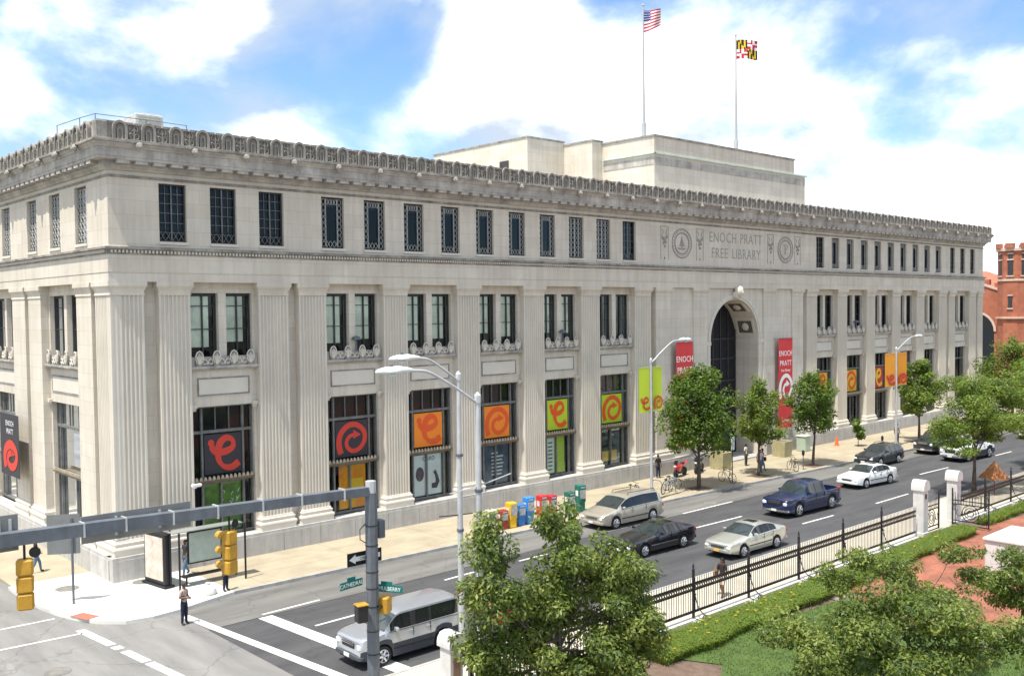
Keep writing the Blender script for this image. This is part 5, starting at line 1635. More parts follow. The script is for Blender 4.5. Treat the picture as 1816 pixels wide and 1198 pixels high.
MB().cbox((0, 0, 1.26), (0.95, 0.95, 0.1), 0, 0.03).build('lid', mat('pale_green_lid', (0.46, 0.53, 0.43), 0.6), t)
t = thing('traffic_cone', 'orange traffic cone by the plinth right of the entrance', 'cone', (60.3, -1.6, 0))
t.scale = (0.75, 0.75, 0.8)
OC = mat('cone_orange', (0.85, 0.14, 0.03), 0.5)
MB().lathe((0, 0, 0.04), [(0.24, 0), (0.06, 0.95), (0.03, 0.97)], 12).build('cone', OC, t, 40)
MB().cbox((0, 0, 0.02), (0.62, 0.62, 0.05), 0, 0.02).build('base', OC, t)
for i, (x, y, lb) in enumerate(((47.3, -6.2, 'parking meter beside the leaning bicycle'), (58.6, -6.6, 'parking meter near the dark station wagon'))):
    t = thing('parking_meter', lb, 'parking meter', (x, y, 0), 0, 'parking meters along the kerb')
    MB().tube([(0, 0, 0), (0, 0, 1.05)], 0.035, 6).build('post', GREYPT, t)
    MB().lathe((0, 0, 1.05), [(0.06, 0), (0.1, 0.08), (0.11, 0.25), (0.09, 0.36), (0.02, 0.42)], 8).build('head', BLKPL, t)

# ---- bicycles, rack, motorcycles
def bicycle(label, x, y, rz, colm, lean=0.0):
    t = thing('bicycle', label, 'bicycle', (x, y, 0), rz, 'bicycles on the pavement')
    t.rotation_euler = (lean, 0, rz)
    r = 0.34
    for cx in (-0.52, 0.52):
        mb = MB().tube([(cx + r * math.cos(a), 0, r + r * math.sin(a)) for a in np.linspace(0, 2 * PI, 19)[:-1]], 0.022, 5, closed=True)
        w = mb.build('wheel', TYRE, t)
        mb = MB()
        for k in range(10):
            a = 2 * PI * k / 10
            mb.tube([(cx, 0, r), (cx + r * 0.97 * math.cos(a), 0, r + r * 0.97 * math.sin(a))], 0.004, 3)
        mb.build('spokes', GALV, w)
    mb = MB()
    for p, q in (((-0.52, 0, r), (-0.15, 0, 0.3)), ((-0.15, 0, 0.3), (-0.25, 0, 0.85)), ((-0.52, 0, r), (-0.22, 0, 0.78)), ((-0.15, 0, 0.3), (0.33, 0, 0.78)), ((-0.22, 0, 0.78), (0.33, 0, 0.82)), ((0.33, 0, 0.9), (0.52, 0, r))):
        mb.tube([p, q], 0.02, 6)
    mb.build('frame', colm, t)
    MB().tube([(0.28, -0.26, 1.0), (0.38, -0.12, 0.98), (0.33, 0, 0.95), (0.38, 0.12, 0.98), (0.28, 0.26, 1.0)], 0.016, 5).build('handlebar', BLK, t)
    MB().cbox((-0.27, 0, 0.92), (0.26, 0.13, 0.06), 0, 0.02).build('saddle', BLK, t)
    MB().tube([(-0.15, -0.12, 0.22), (-0.15, -0.05, 0.3), (-0.15, 0.05, 0.3), (-0.15, 0.12, 0.38)], 0.012, 4).build('pedals', GALV, t)
bicycle('dark bicycle leaning by the kerb right of the arch', 46.3, -5.9, R(60), BLK, 0.12)
bicycle('silver bicycle locked at the rack near the lime banners', 33.4, -4.6, R(12), GALV, 0.08)
bicycle('blue bicycle at the rack behind the silver one', 34.5, -4.2, R(-6), mat('bike_blue', (0.05, 0.12, 0.3), 0.4), -0.08)
bicycle('black bicycle partly behind the minivan roof', 30.4, -4.2, R(5), BLK, 0.1)
bicycle('bicycle chained at the parking sign pole', 39.2, -5.2, R(80), GREYPT, 0.05)
t = thing('bicycle_rack', 'grey tube bicycle rack under the locked bicycles', 'bicycle rack', (33.0, -4.45, 0))
for x in (-0.4, 1.0):
    MB().tube([(x, -0.4, 0), (x, -0.4, 0.75), (x, -0.25, 0.9), (x, 0.25, 0.9), (x, 0.4, 0.75), (x, 0.4, 0)], 0.03, 6).build('hoop', GREYPT, t)
def motorcycle(label, x, y, rz, c1, c2):
    t = thing('motorcycle', label, 'motorcycle', (x, y, 0), rz, 'motorcycles parked by the planter')
    r = 0.31
    for cx in (-0.68, 0.66):
        w = MB().lathe((cx, 0, r), [(r * 0.6, -0.06), (r * 0.92, -0.075), (r, 0), (r * 0.92, 0.075), (r * 0.6, 0.06)], 18, 'y').build('wheel', TYRE, t, 50)
        MB().lathe((cx, 0, r), [(r * 0.58, -0.03), (r * 0.58, 0.03)], 12, 'y').build('rim', GREYPT, w)
    MB().cbox((-0.05, 0, 0.45), (0.6, 0.34, 0.42), 0, 0.06).build('engine', BLKPL, t, 40)
    mb = MB()
    secs = [(-0.85, 0.10, 0.62, 0.78), (-0.6, 0.22, 0.5, 1.05), (-0.3, 0.25, 0.35, 0.95), (0.1, 0.2, 0.6, 0.92), (0.35, 0.15, 0.72, 0.85)]
    vs, fs = [], []
    for X, w, a, b in secs:
        m_ = (a + b) / 2
        vs += [(X, -w * 0.6, a), (X, -w, m_), (X, -w * 0.6, b - 0.03), (X, 0, b), (X, w * 0.6, b - 0.03), (X, w, m_), (X, w * 0.6, a)]
    for i in range(4):
        fs += [(i * 7 + k, i * 7 + (k + 1) % 7, i * 7 + 7 + (k + 1) % 7, i * 7 + 7 + k) for k in range(7)]
    fs += [tuple(range(7)), tuple(range(28, 35))]
    mb.add(vs, fs).build('fairing', c1, t, 60)
    MB().add([(0.3, -0.14, 0.78), (0.3, 0.14, 0.78), (0.95, -0.1, 0.95), (0.95, 0.1, 0.95), (0.3, -0.14, 0.88), (0.3, 0.14, 0.88), (0.95, 0, 1.05)], [(0, 1, 3, 2), (4, 5, 6), (0, 4, 6, 2), (1, 5, 6, 3), (0, 1, 5, 4), (2, 3, 6)]).build('tail', c1, t)
    MB().cbox((0.35, 0, 0.93), (0.5, 0.22, 0.07), 0, 0.03).build('seat', BLK, t)
    MB().tube([(-0.5, -0.34, 0.95), (-0.55, -0.1, 1.02), (-0.55, 0.1, 1.02), (-0.5, 0.34, 0.95)], 0.022, 6).build('handlebar', BLK, t)
    for s in (-1, 1):
        MB().tube([(-0.68, s * 0.1, r), (-0.52, s * 0.1, 0.95)], 0.03, 6).build('fork', GREYPT, t)
    MB().add([(-0.8, -0.12, 0.98), (-0.8, 0.12, 0.98), (-0.55, -0.15, 1.2), (-0.55, 0.15, 1.2)], [(0, 1, 3, 2)]).build('windscreen', CARGL, t)
    MB().cbox((-0.84, 0, 0.82), (0.06, 0.2, 0.12), 0, 0.02).build('headlight', LAMPC, t)
    MB().tube([(0.0, 0.2, 0.35), (0.5, 0.24, 0.4), (0.95, 0.24, 0.6)], [0.04, 0.055, 0.06], 7).build('exhaust', CHROME, t)
    mb.cur = 0
motorcycle('bright red sport motorcycle parked by the plinth', 38.9, -1.4, R(12), paint('moto_red', (0.6, 0.02, 0.02)), BLK)
motorcycle('black and orange motorcycle parked beside the left planter', 41.1, -1.4, R(20), paint('moto_dark', (0.03, 0.03, 0.04)), OC)

# ================================================================== FENCE, GATE, GARDEN
FY = -21.7
STONEW = mat('pale_pillar_stone', (0.62, 0.60, 0.57), 0.8, var=0.12, scale=2, streak=0.12)
PICK = MB().prism([(-0.0095, -0.0095), (0.0095, -0.0095), (0.0095, 0.0095), (-0.0095, 0.0095)], 0.30, 1.60).add([(-0.024, 0, 1.60), (0, -0.012, 1.60), (0.024, 0, 1.60), (0, 0.012, 1.60), (0, 0, 1.74)], [(0, 1, 4), (1, 2, 4), (2, 3, 4), (3, 0, 4), (3, 2, 1, 0)]).mesh('picket', BLACKI)
def fence_post_mesh():
    mb = MB().box(-0.04, 0.04, -0.04, 0.04, 0.1, 1.95)
    mb.lathe((0, 0, 1.95), [(0.055, 0), (0.06, 0.05), (0.03, 0.1), (0.045, 0.17), (0.005, 0.3)], 8)
    return mb.mesh('post', BLACKI)
FPOST = fence_post_mesh()
def brace_mesh():
    mb = MB()
    mb.tube(catmull([(0, -0.06, 1.15), (0, -0.14, 0.8), (0, -0.3, 0.5), (0, -0.6, 0.3), (0, -0.8, 0.22)], 4), 0.022, 5)
    mb.tube([(0, -0.62 + 0.17 * math.cos(a), 0.2 + 0.17 * math.sin(a)) for a in np.linspace(0, 2 * PI, 15)[:-1]], 0.022, 5, closed=True)
    mb.tube([(0, -0.62 + 0.08 * math.cos(a), 0.2 + 0.08 * math.sin(a)) for a in np.linspace(0, 2 * PI, 11)[:-1]], 0.018, 5, closed=True)
    mb.tube([(0, -0.05, 0.1), (0, -0.85, 0.06)], 0.025, 5)
    for q in (0.9, 1.05):
        mb.lathe((0, -0.1, q), [(0.035, -0.02), (0.035, 0.02)], 6)
    return mb.mesh('brace', BLACKI)
BRACE = brace_mesh()
def fence(label, x0, x1, posts, step, mb_step=0):
    t = thing('iron_fence', label, 'fence', (x0, FY, 0), 0, 'iron fence runs along the garden')
    n = int((x1 - x0) / step)
    for i in range(n + 1):
        inst(PICK, 'picket', t, (i * step + 0.05, 0, 0))
    for z, w in ((0.36, 0.045), (1.20, 0.035), (1.44, 0.045)):
        MB().box(0, x1 - x0, -0.025, 0.025, z - w, z + w).build('rail', BLACKI, t)
    mb = MB()
    k = 0
    while k < (x1 - x0) - 0.2:
        mb.add([(k + 0.12 + 0.085 * math.cos(a), -0.016, 1.32 + 0.085 * math.sin(a)) for a in np.linspace(0, 2 * PI, 9)[:-1]] + [(k + 0.12 + 0.04 * math.cos(a), -0.016, 1.32 + 0.04 * math.sin(a)) for a in np.linspace(0, 2 * PI, 9)[:-1]],
               [(i, (i + 1) % 8, 8 + (i + 1) % 8, 8 + i) for i in range(8)])
        k += step
    o = mb.build('ring_frieze', BLACKI, t); o['kind'] = 'stuff'
    for p in posts:
        inst(FPOST, 'post', t, (p - x0, 0, 0))
        inst(BRACE, 'brace', t, (p - x0, 0, 0))
    MB().box(-0.1, x1 - x0 + 0.1, -0.16, 0.14, -0.2, 0.1).build('footing', STONEW, t)
    for p in posts:
        MB().box(p - x0 - 0.25, p - x0 + 0.25, -1.0, -0.162, -0.2, 0.07).build('footing_pier', STONEW, t)
    return t
fence('long black iron fence with spear pickets left of the gate', 2.55, 32.45, [2.7, 6.4, 10.1, 13.8, 17.5, 21.3, 25.1, 28.8], 0.145)
fence('black iron fence right of the gate running out of the photo', 37.6, 75, [41.2, 45, 49, 53, 57, 61, 65, 69, 73], 0.17)
def pillar(label, x, h, w):
    t = thing('gate_pillar', label, 'pillar', (x, FY, 0), 0, 'white stone pillars of the garden fence')
    MB().cbox((0, 0, h * 0.41), (w, w, h * 0.82), 0, 0.02).build('shaft', STONEW, t)
    mb = MB()
    W = w * 0.62
    pr = [(-W, h * 0.82), (-W, h * 0.88), (-W * 0.9, h * 0.93), (-W * 0.6, h * 0.985), (0, h), (W * 0.6, h * 0.985), (W * 0.9, h * 0.93), (W, h * 0.88), (W, h * 0.82)]
    mb.prism(pr, -W, W, 'y')
    mb.build('cap', STONEW, t, 30)
    MB().cbox((0, 0, 0.14), (w * 1.15, w * 1.15, 0.28), 0, 0.02).build('base', STONEW, t)
    return t
p1 = pillar('white stone pillar left of the open gate', 33.0, 3.0, 0.56)
MB().box(-0.08, 0.08, -0.30, -0.281, 2.02, 2.28).build('plaque', BRONZE, p1)
pillar('white stone pillar right of the open gate', 37.0, 3.0, 0.56)
p = pillar('stone corner pillar at the left end of the fence, cut by the frame', 1.95, 2.4, 0.5)
MB().prism([(-0.14, 1.0), (0.14, 1.0)] + arc(0, 1.55, 0.14, 0, PI, 8), -0.262, -0.251, 'y').build('niche', mat('niche_brown', (0.3, 0.19, 0.13), 0.8), p)
def gate_leaf(label, x, y, rz, w):
    t = thing('gate_leaf', label, 'gate', (x, y, 0), rz, 'leaves of the iron gate')
    mb = MB()
    for q in (0.0, w):
        mb.box(q - 0.03, q + 0.03, -0.03, 0.03, 0.1, 2.1)
    for z in (0.15, 0.35, 1.25, 1.45):
        mb.box(0.03, w - 0.03, -0.02, 0.02, z - 0.025, z + 0.025)
    mb.build('gate_frame', BLACKI, t)
    k = 0.15
    while k < w - 0.08:
        MB().box(k - 0.011, k + 0.011, -0.011, 0.011, 1.25 if abs(k - w / 2) < w * 0.4 else 0.15, 1.95 - 0.25 * math.sin(PI * k / w)).build('bar', BLACKI, t)
        k += 0.15
    mb = MB()
    for r in (0.44, 0.3, 0.17):
        mb.tube([(w / 2 + r * math.cos(a), 0, 0.8 + r * math.sin(a)) for a in np.linspace(0, 2 * PI, 21)[:-1]], 0.022, 5, closed=True)
    for s in (-1, 1):
        mb.tube(catmull([(w / 2 + s * 0.44, 0, 0.8), (w / 2 + s * 0.6, 0, 0.6), (w / 2 + s * 0.75, 0, 0.75), (w / 2 + s * 0.68, 0, 0.95)], 4), 0.018, 5)
    mb.build('scrollwork', BLACKI, t)
gate_leaf('closed iron gate leaf with scroll circle between the pillars', 33.4, FY, 0, 1.75)
gate_leaf('iron gate leaf swung open into the garden', 36.6, FY - 0.1, R(-88), 1.9)
t = thing('stone_block', 'large pale stone block on the red brick plaza', 'stone block', (30.2, -28.2, 0))
MB().cbox((0, 0, 0.72), (3.2, 3.0, 1.44), 0, 0.03).build('block', STONEW, t)
MB().cbox((0, 0, 1.5), (3.35, 3.15, 0.13), 0, 0.03).build('top_slab', WHITEWALK, t)
t = thing('garden_parasol', 'small rust brown pyramid canopy on a post beyond the gate', 'parasol', (47.6, -19.7, 0))
RUST = mat('rust_canvas', (0.36, 0.15, 0.06), 0.8, var=0.25, scale=3)
mb = MB()
for k in range(4):
    a0, a1 = R(20 + 90 * k), R(110 + 90 * k)
    mb.add([(0, 0, 2.05), (0.95 * math.cos(a0), 0.95 * math.sin(a0), 0.95), (0.95 * math.cos(a1), 0.95 * math.sin(a1), 0.95)], [(0, 1, 2)])
mb.build('canopy', RUST, t)
MB().tube([(0, 0, 0), (0, 0, 2.1)], 0.035, 6).build('post', RUST, t)

# ---- red brick castle-like building beyond the library
def brickwall():
    m = bpy.data.materials.new('red_brick_wall')
    m.use_nodes = True
    n, l = m.node_tree.nodes, m.node_tree.links
    b = n['Principled BSDF']
    b.inputs['Roughness'].default_value = 0.9
    tc = n.new('ShaderNodeTexCoord')
    nz = n.new('ShaderNodeTexNoise'); nz.inputs['Scale'].default_value = 1.2; nz.inputs['Detail'].default_value = 8
    l.new(tc.outputs['Object'], nz.inputs['Vector'])
    rp = n.new('ShaderNodeValToRGB')
    rp.color_ramp.elements[0].color = (0.32, 0.10, 0.055, 1); rp.color_ramp.elements[0].position = 0.3
    rp.color_ramp.elements[1].color = (0.42, 0.15, 0.085, 1); rp.color_ramp.elements[1].position = 0.7
    l.new(nz.outputs['Fac'], rp.inputs['Fac'])
    l.new(rp.outputs['Color'], b.inputs['Base Color'])
    return m
RB = brickwall()
TRIM = mat('brick_trim_stone', (0.6, 0.45, 0.36), 0.8, var=0.15)
bb = thing('brick_building', 'red brick castle-like building with octagonal tower at the far right', 'building', (132, 10.2, 0))
octo = lambda r, cx=0, cy=0: [(cx + r * math.cos(a), cy + r * math.sin(a)) for a in np.linspace(R(22.5), R(382.5), 9)[:-1]]
MB().prism(octo(2.5), 0, 19.6).build('tower', RB, bb)
tw = MB().prism(octo(2.75), 19.6, 20.0).prism(octo(2.75), 9.9, 10.15).prism(octo(2.62), 15.3, 15.6).build('tower_band', TRIM, bb)
for k in range(8):
    a = R(45 * k)
    c, s = math.cos(a), math.sin(a)
    MB().cbox((2.5 * c, 2.5 * s, 20.35), (0.5, 1.2, 0.7), a).build('merlon', RB, bb)
    if k in (3, 4, 5, 6):
        for z, hh, ww in ((17.2, 2.2, 0.75), (18.8, 0.7, 0.6), (12.3, 1.7, 0.55)):
            if z == 12.3 and k != 4: continue
            w = MB().cbox((2.33 * c, 2.33 * s, z), (0.12, ww, hh), a).build('window', BRONZE, bb)
            MB().cbox((2.36 * c, 2.36 * s, z - hh / 2 - 0.1), (0.2, ww + 0.3, 0.18), a).build('sill', TRIM, w)
            MB().cbox((2.36 * c, 2.36 * s, z + hh / 2 + 0.08), (0.16, ww + 0.2, 0.14), a).build('lintel', TRIM, w)
mb = MB()
mb.prism([(2, 0), (30, 0), (30, 17.5), (12, 17.5), (6, 15.2), (2, 13.8)], -0.3, 20, 'x')
mb.build('wall', RB, bb)
MB().prism([(2, 13.85), (6, 15.25), (12, 17.55), (12, 17.85), (6, 15.6), (2, 14.2)], -0.45, -0.31, 'x').build('coping', TRIM, bb)
for k in range(7):
    y = 2.6 + k * 1.5
    z = 14.1 + (y - 2) * 0.36
    MB().box(-0.3, 0.3, y - 0.4, y + 0.4, z, z + 0.8).build('merlon', RB, bb)
ga = MB().prism([(3.0, 0.2), (8.4, 0.2), (8.4, 8.0)] + arc(5.7, 8.0, 2.7, 0, PI, 12)[1:] + [(3.0, 8.0)], -0.38, -0.31, 'x').build('arched_window', mat('arch_glass_dark', (0.02, 0.025, 0.03), 0.2), bb)
mb = MB()
o_ = arc(5.7, 8.0, 3.05, 0, PI, 12); i_ = arc(5.7, 8.0, 2.7, 0, PI, 12)
mb.add([(-0.42, a, b) for a, b in o_] + [(-0.42, a, b) for a, b in i_], [(i, i + 1, 14 + i, 13 + i) for i in range(12)])
mb.build('surround', TRIM, ga)
MB().box(8, 26, -20, -2, 0, 9).build('wing', RB, bb)

# ================================================================== TREES AND PLANTS
def leaf_mat(name, c, tr):
    m = bpy.data.materials.new(name)
    m.use_nodes = True
    n, l = m.node_tree.nodes, m.node_tree.links
    n.clear()
    o = n.new('ShaderNodeOutputMaterial')
    d = n.new('ShaderNodeBsdfPrincipled')
    d.inputs['Base Color'].default_value = (*c, 1)
    d.inputs['Roughness'].default_value = 0.5
    d.inputs['Specular IOR Level'].default_value = 0.35
    t = n.new('ShaderNodeBsdfTranslucent')
    t.inputs[0].default_value = (*tr, 1)
    mx = n.new('ShaderNodeMixShader')
    mx.inputs[0].default_value = 0.4
    l.new(d.outputs[0], mx.inputs[1]); l.new(t.outputs[0], mx.inputs[2]); l.new(mx.outputs[0], o.inputs[0])
    return m
LV = {'street': [leaf_mat('leaf_a', (0.09, 0.15, 0.022), (0.23, 0.36, 0.03)), leaf_mat('leaf_b', (0.15, 0.225, 0.035), (0.32, 0.45, 0.04)), leaf_mat('leaf_c', (0.045, 0.085, 0.018), (0.11, 0.19, 0.018))],
      'near': [leaf_mat('leaf_d', (0.135, 0.185, 0.035), (0.25, 0.33, 0.04)), leaf_mat('leaf_e', (0.25, 0.285, 0.075), (0.36, 0.42, 0.07)), leaf_mat('leaf_f', (0.06, 0.095, 0.028), (0.12, 0.18, 0.025))],
      'light': [leaf_mat('leaf_g', (0.13, 0.19, 0.032), (0.30, 0.41, 0.04)), leaf_mat('leaf_h', (0.19, 0.255, 0.05), (0.37, 0.48, 0.055)), leaf_mat('leaf_i', (0.06, 0.10, 0.02), (0.14, 0.21, 0.02))]}
BARK = mat('bark', (0.10, 0.075, 0.06), 0.95, var=0.35, scale=5, bump=0.6, bscale=20)
BARKL = mat('grey_bark', (0.09, 0.075, 0.06), 0.95, var=0.35, scale=5, bump=0.6, bscale=20)
def leaves(clumps, n, size, rng, aspect=0.45, droop=0.2):
    """leaf-sized bent quads spread through clumps [(centre, radius xyz)], mostly near each clump's skin"""
    C_ = np.array([c for c, r in clumps]); Rr = np.array([r for c, r in clumps])
    wgt = Rr.prod(1) ** (2 / 3)
    idx = rng.choice(len(clumps), n, p=wgt / wgt.sum())
    d = rng.normal(size=(n, 3)); d /= np.linalg.norm(d, axis=1)[:, None]
    rad = rng.uniform(0.25, 1, n) ** 0.45
    P = C_[idx] + d * Rr[idx] * rad[:, None]
    # leaf frame: normal leans outwards and up
    nrm = d * 0.7 + np.array([0, 0, 0.75]) + rng.normal(size=(n, 3)) * 0.55
    nrm /= np.linalg.norm(nrm, axis=1)[:, None]
    ax = d + rng.normal(size=(n, 3)) * 0.7; ax[:, 2] -= droop
    ax -= nrm * (ax * nrm).sum(1)[:, None]; ax /= np.linalg.norm(ax, axis=1)[:, None]
    bi = np.cross(nrm, ax)
    s = size * rng.uniform(0.65, 1.3, n)[:, None]
    w = s * aspect
    v = np.stack([P - ax * s * 0.5, P + bi * w * 0.5 - nrm * s * 0.06, P + ax * s * 0.5 - nrm * s * 0.12, P - bi * w * 0.5 - nrm * s * 0.06], 1).reshape(-1, 3)
    return v, idx
def tree(name, label, base, trunk_h, clumps, n, size, kind, seed, trunk_r=0.1, bark=BARK, lean=(0, 0), cat='tree', group=None, aspect=0.45, droop=0.2, accents=None):
    rng = np.random.RandomState(seed)
    t = thing(name, label, cat, base, 0, group)
    cl = [(np.array(c, float), np.array(r if isinstance(r, (tuple, list)) else (r, r, r * 0.85), float)) for c, r in clumps]
    mb = MB()
    top = max(c[2] for c, r in cl)
    fork = np.array([lean[0], lean[1], trunk_h])
    pts = [(0, 0, -0.02), (lean[0] * 0.35 + 0.02, lean[1] * 0.35, trunk_h * 0.5), tuple(fork), tuple(fork * 0.4 + np.array([0, 0, top]) * 0.55 + np.array([lean[0] * 0.4, 0, 0]))]
    mb.tube(catmull(pts, 4), list(np.linspace(trunk_r * 1.25, trunk_r * 0.35, 13)), 8)
    tr = mb.build('trunk', bark, t, 60)
    mb = MB()
    for c, r in cl:
        st = fork + np.array([0, 0, rng.uniform(-0.1, 0.5) * (top - trunk_h) * 0.6])
        mid = (st + c) / 2 + rng.normal(size=3) * 0.12 + np.array([0, 0, -0.1])
        mb.tube(catmull([tuple(st), tuple(mid), tuple(c)], 3), list(np.linspace(trunk_r * 0.42, trunk_r * 0.1, 7)), 5)
        for k in range(3):
            e = c + rng.normal(size=3) * r * 0.55
            mb.tube([tuple(c * 0.6 + mid * 0.4), tuple(e)], [trunk_r * 0.16, trunk_r * 0.05], 4)
    mb.build('limbs', bark, tr)
    # break each clump into smaller tufts so that gaps show
    tuf = []
    for c, r in cl:
        for k in range(12):
            d = rng.normal(size=3); d /= np.linalg.norm(d)
            tuf.append((c + d * r * rng.uniform(0.35, 0.95), r * rng.uniform(0.34, 0.62)))
    v, idx = leaves(tuf, n, size, rng, aspect, droop)
    me = bpy.data.meshes.new('crown')
    f = np.arange(n * 4, dtype=np.int32)
    me.vertices.add(n * 4); me.vertices.foreach_set('co', v.astype(np.float32).ravel())
    me.loops.add(n * 4); me.loops.foreach_set('vertex_index', f)
    me.polygons.add(n); me.polygons.foreach_set('loop_start', np.arange(0, n * 4, 4, dtype=np.int32))
    mats = list(LV[kind])
    tone = rng.uniform(size=len(tuf))
    u = rng.uniform(size=n) * 0.6 + tone[idx] * 0.4
    mi = np.where(u < 0.36, 2, np.where(u < 0.68, 0, 1)).astype(np.int32)
    if accents:
        mats.append(accents)
        mi[(rng.uniform(size=n) < 0.1) & (np.abs(idx // 12 - 1) < 1) & (idx % 12 < 2)] = 3
    for m in mats: me.materials.append(m)
    me.polygons.foreach_set('material_index', mi)
    me.update(calc_edges=True)
    o = bpy.data.objects.new('crown', me)
    C.objects.link(o); o.parent = t
    return t
def crown(z0, z1, r, n, rng, cone=0.3, sub=0.5):
    """clump centres filling a rounded crown between z0 and z1"""
    out = []
    for k in range(n):
        u = (k + 0.5) / n
        z = z0 + (z1 - z0) * (0.12 + 0.8 * u)
        prof = math.sin(PI * (0.12 + 0.82 * u) ** 0.8) ** 0.7
        a = k * 2.4 + rng.uniform(-0.4, 0.4)
        q = r * prof * rng.uniform(0.35, 0.72)
        s = r * sub * rng.uniform(0.75, 1.15) * (0.6 + 0.5 * prof)
        out.append(((q * math.cos(a), q * math.sin(a), z), (s, s, s * 0.8)))
    out.append(((0, 0, z1 - r * 0.3), (r * 0.34, r * 0.34, r * 0.4)))
    return out
rg = np.random.RandomState(5)
tree('street_tree', 'large leafy street tree before the left red banner', (36.1, -5.15, 0), 2.2, crown(2.0, 8.3, 2.7, 17, rg), 12500, 0.22, 'street', 1, 0.13, group='street trees along the library pavement', aspect=0.6)
tree('street_tree', 'medium street tree before the right edge of the arch', (42.9, -5.3, 0), 2.0, crown(1.9, 6.9, 1.85, 13, rg), 6800, 0.2, 'light', 2, 0.10, group='street trees along the library pavement', aspect=0.6)
tree('street_tree', 'street tree with bent trunk right of the second red banner', (49.4, -5.75, 0), 2.3, crown(2.3, 7.1, 2.0, 13, rg), 7000, 0.2, 'street', 3, 0.10, lean=(0.25, 0), group='street trees along the library pavement', aspect=0.6)
tree('street_tree', 'street tree behind the orange lamp banners', (67.3, -5.6, 0), 2.2, crown(2.0, 7.2, 2.1, 11, rg), 8500, 0.22, 'light', 4, 0.12, group='street trees along the library pavement', aspect=0.6)
tree('sapling', 'small leaning sapling on the pavement before the plinth', (61.0, -3.2, 0), 1.0, [((0.2, 0, 1.4), 0.5), ((-0.2, 0.1, 1.8), 0.45), ((0.35, 0, 0.9), 0.4), ((0.1, 0.1, 2.2), 0.3)], 700, 0.24, 'street', 5, 0.03, group='street trees along the library pavement', aspect=0.6)
tree('street_tree', 'broad light green tree with dark trunk beyond the gate', (47.2, -18.6, 0), 2.0,
     [((-2.2, 0.6, 4.2), (1.4, 1.4, .9)), ((-1.3, -.4, 5.6), (1.6, 1.6, 1.0)), ((0.3, 0.5, 6.5), (1.6, 1.6, .9)), ((2.0, -.3, 6.2), (1.6, 1.6, 1.0)), ((3.0, 0.4, 4.8), (1.6, 1.6, 1.0)), ((0.8, -1.0, 4.6), (1.6, 1.6, .9)), ((-.5, 0.8, 4.2), (1.5, 1.5, .8)), ((-2.7, -.5, 3.2), (1.1, 1.1, .55)), ((1.8, .3, 3.5), (1.3, 1.3, .6)), ((-1.0, 0, 6.9), (1, 1, .6)), ((4.0, -1.0, 5.8), (1.4, 1.4, .9)), ((3.6, -1.4, 3.9), (1.2, 1.2, .7))],
     27000, 0.19, 'light', 6, 0.14, aspect=0.4, lean=(0.1, 0))
tree('street_tree', 'pale green tree at the right edge beyond the broad one', (60, -18.8, 0), 2.4, crown(2.2, 8.6, 3.2, 14, rg), 13000, 0.24, 'light', 7, 0.16, group='trees along the fenced pavement')
tree('street_tree', 'tall tree at the far end of the library pavement', (86, -6.5, 0), 2.4, crown(2.0, 8.4, 3.4, 13, rg), 9000, 0.3, 'light', 8, 0.16, group='trees at the far end of the street')
tree('street_tree', 'far tree before the red brick building', (101, -8.5, 0), 2.4, crown(2.0, 8.2, 3.6, 13, rg), 8000, 0.34, 'light', 9, 0.18, group='trees at the far end of the street')
tree('street_tree', 'distant tree closing the street at the right edge', (116, -16, 0), 2.4, crown(2.0, 9.5, 5, 13, rg), 8000, 0.4, 'light', 10, 0.2, group='trees at the far end of the street')
# foreground garden trees
RED_LEAF = leaf_mat('leaf_red', (0.35, 0.04, 0.02), (0.3, 0.03, 0.02))
tree('garden_tree', 'dense foreground tree with cream-edged leaves behind the lamp posts', (3.3, -25.0, 0), 1.4,
     [((-1.75, 1.0, 5.35), (.75, .75, .95)), ((-1.85, .8, 4.2), (.85, .85, .8)), ((0.25, 0.2, 5.8), (.7, .7, .85)), ((-.1, 0, 4.8), (1.05, 1.05, .85)), ((1.0, -.6, 4.6), (1.0, 1.0, .8)), ((1.55, -1.25, 4.5), (.85, .85, .7)), ((-1.1, 1.0, 3.4), (1.1, 1.1, .8)), ((0.4, 0.2, 3.6), (1.3, 1.3, .9)),
      ((1.4, -1.1, 3.4), (1.05, 1.05, .85)), ((-.4, .4, 2.5), (1.3, 1.3, .8)), ((1.2, -.9, 2.4), (1.3, 1.3, .8)), ((-1.6, 1.4, 2.4), (.9, .9, .7)), ((1.8, -1.5, 2.6), (.75, .75, .6)), ((0.3, -.2, 1.6), (1.2, 1.2, .6)), ((-1.3, 1.2, 1.5), (1.0, 1.0, .7)), ((1.4, -1.1, 1.7), (1.0, 1.0, .7)), ((-.6, .2, 4.0), (1.0, 1.0, .7)), ((0.2, 0, 0.8), (1.4, 1.4, .6))],
     50000, 0.155, 'near', 11, 0.11, BARKL, group='garden trees in the foreground', aspect=0.42, accents=RED_LEAF)
tree('garden_tree', 'broad foreground tree at the bottom edge of the garden', (10.0, -31.3, 0), 1.0,
     [((-1.6, 1.5, 2.6), (1.1, 1.1, .7)), ((-.4, .5, 3.0), (1.2, 1.2, .75)), ((.8, -.3, 3.2), (1.2, 1.2, .75)), ((1.9, -1.2, 3.0), (1.1, 1.1, .7)), ((0.2, 0, 2.0), (1.4, 1.4, .8)), ((-1.2, 1.0, 1.6), (1.2, 1.2, .7)), ((1.5, -1, 1.9), (1.2, 1.2, .7)), ((2.8, -2.0, 2.3), (1.0, 1.0, .7)), ((.9, .9, 2.8), (.9, .9, .6))],
     30000, 0.14, 'near', 12, 0.1, BARKL, group='garden trees in the foreground', aspect=0.42)
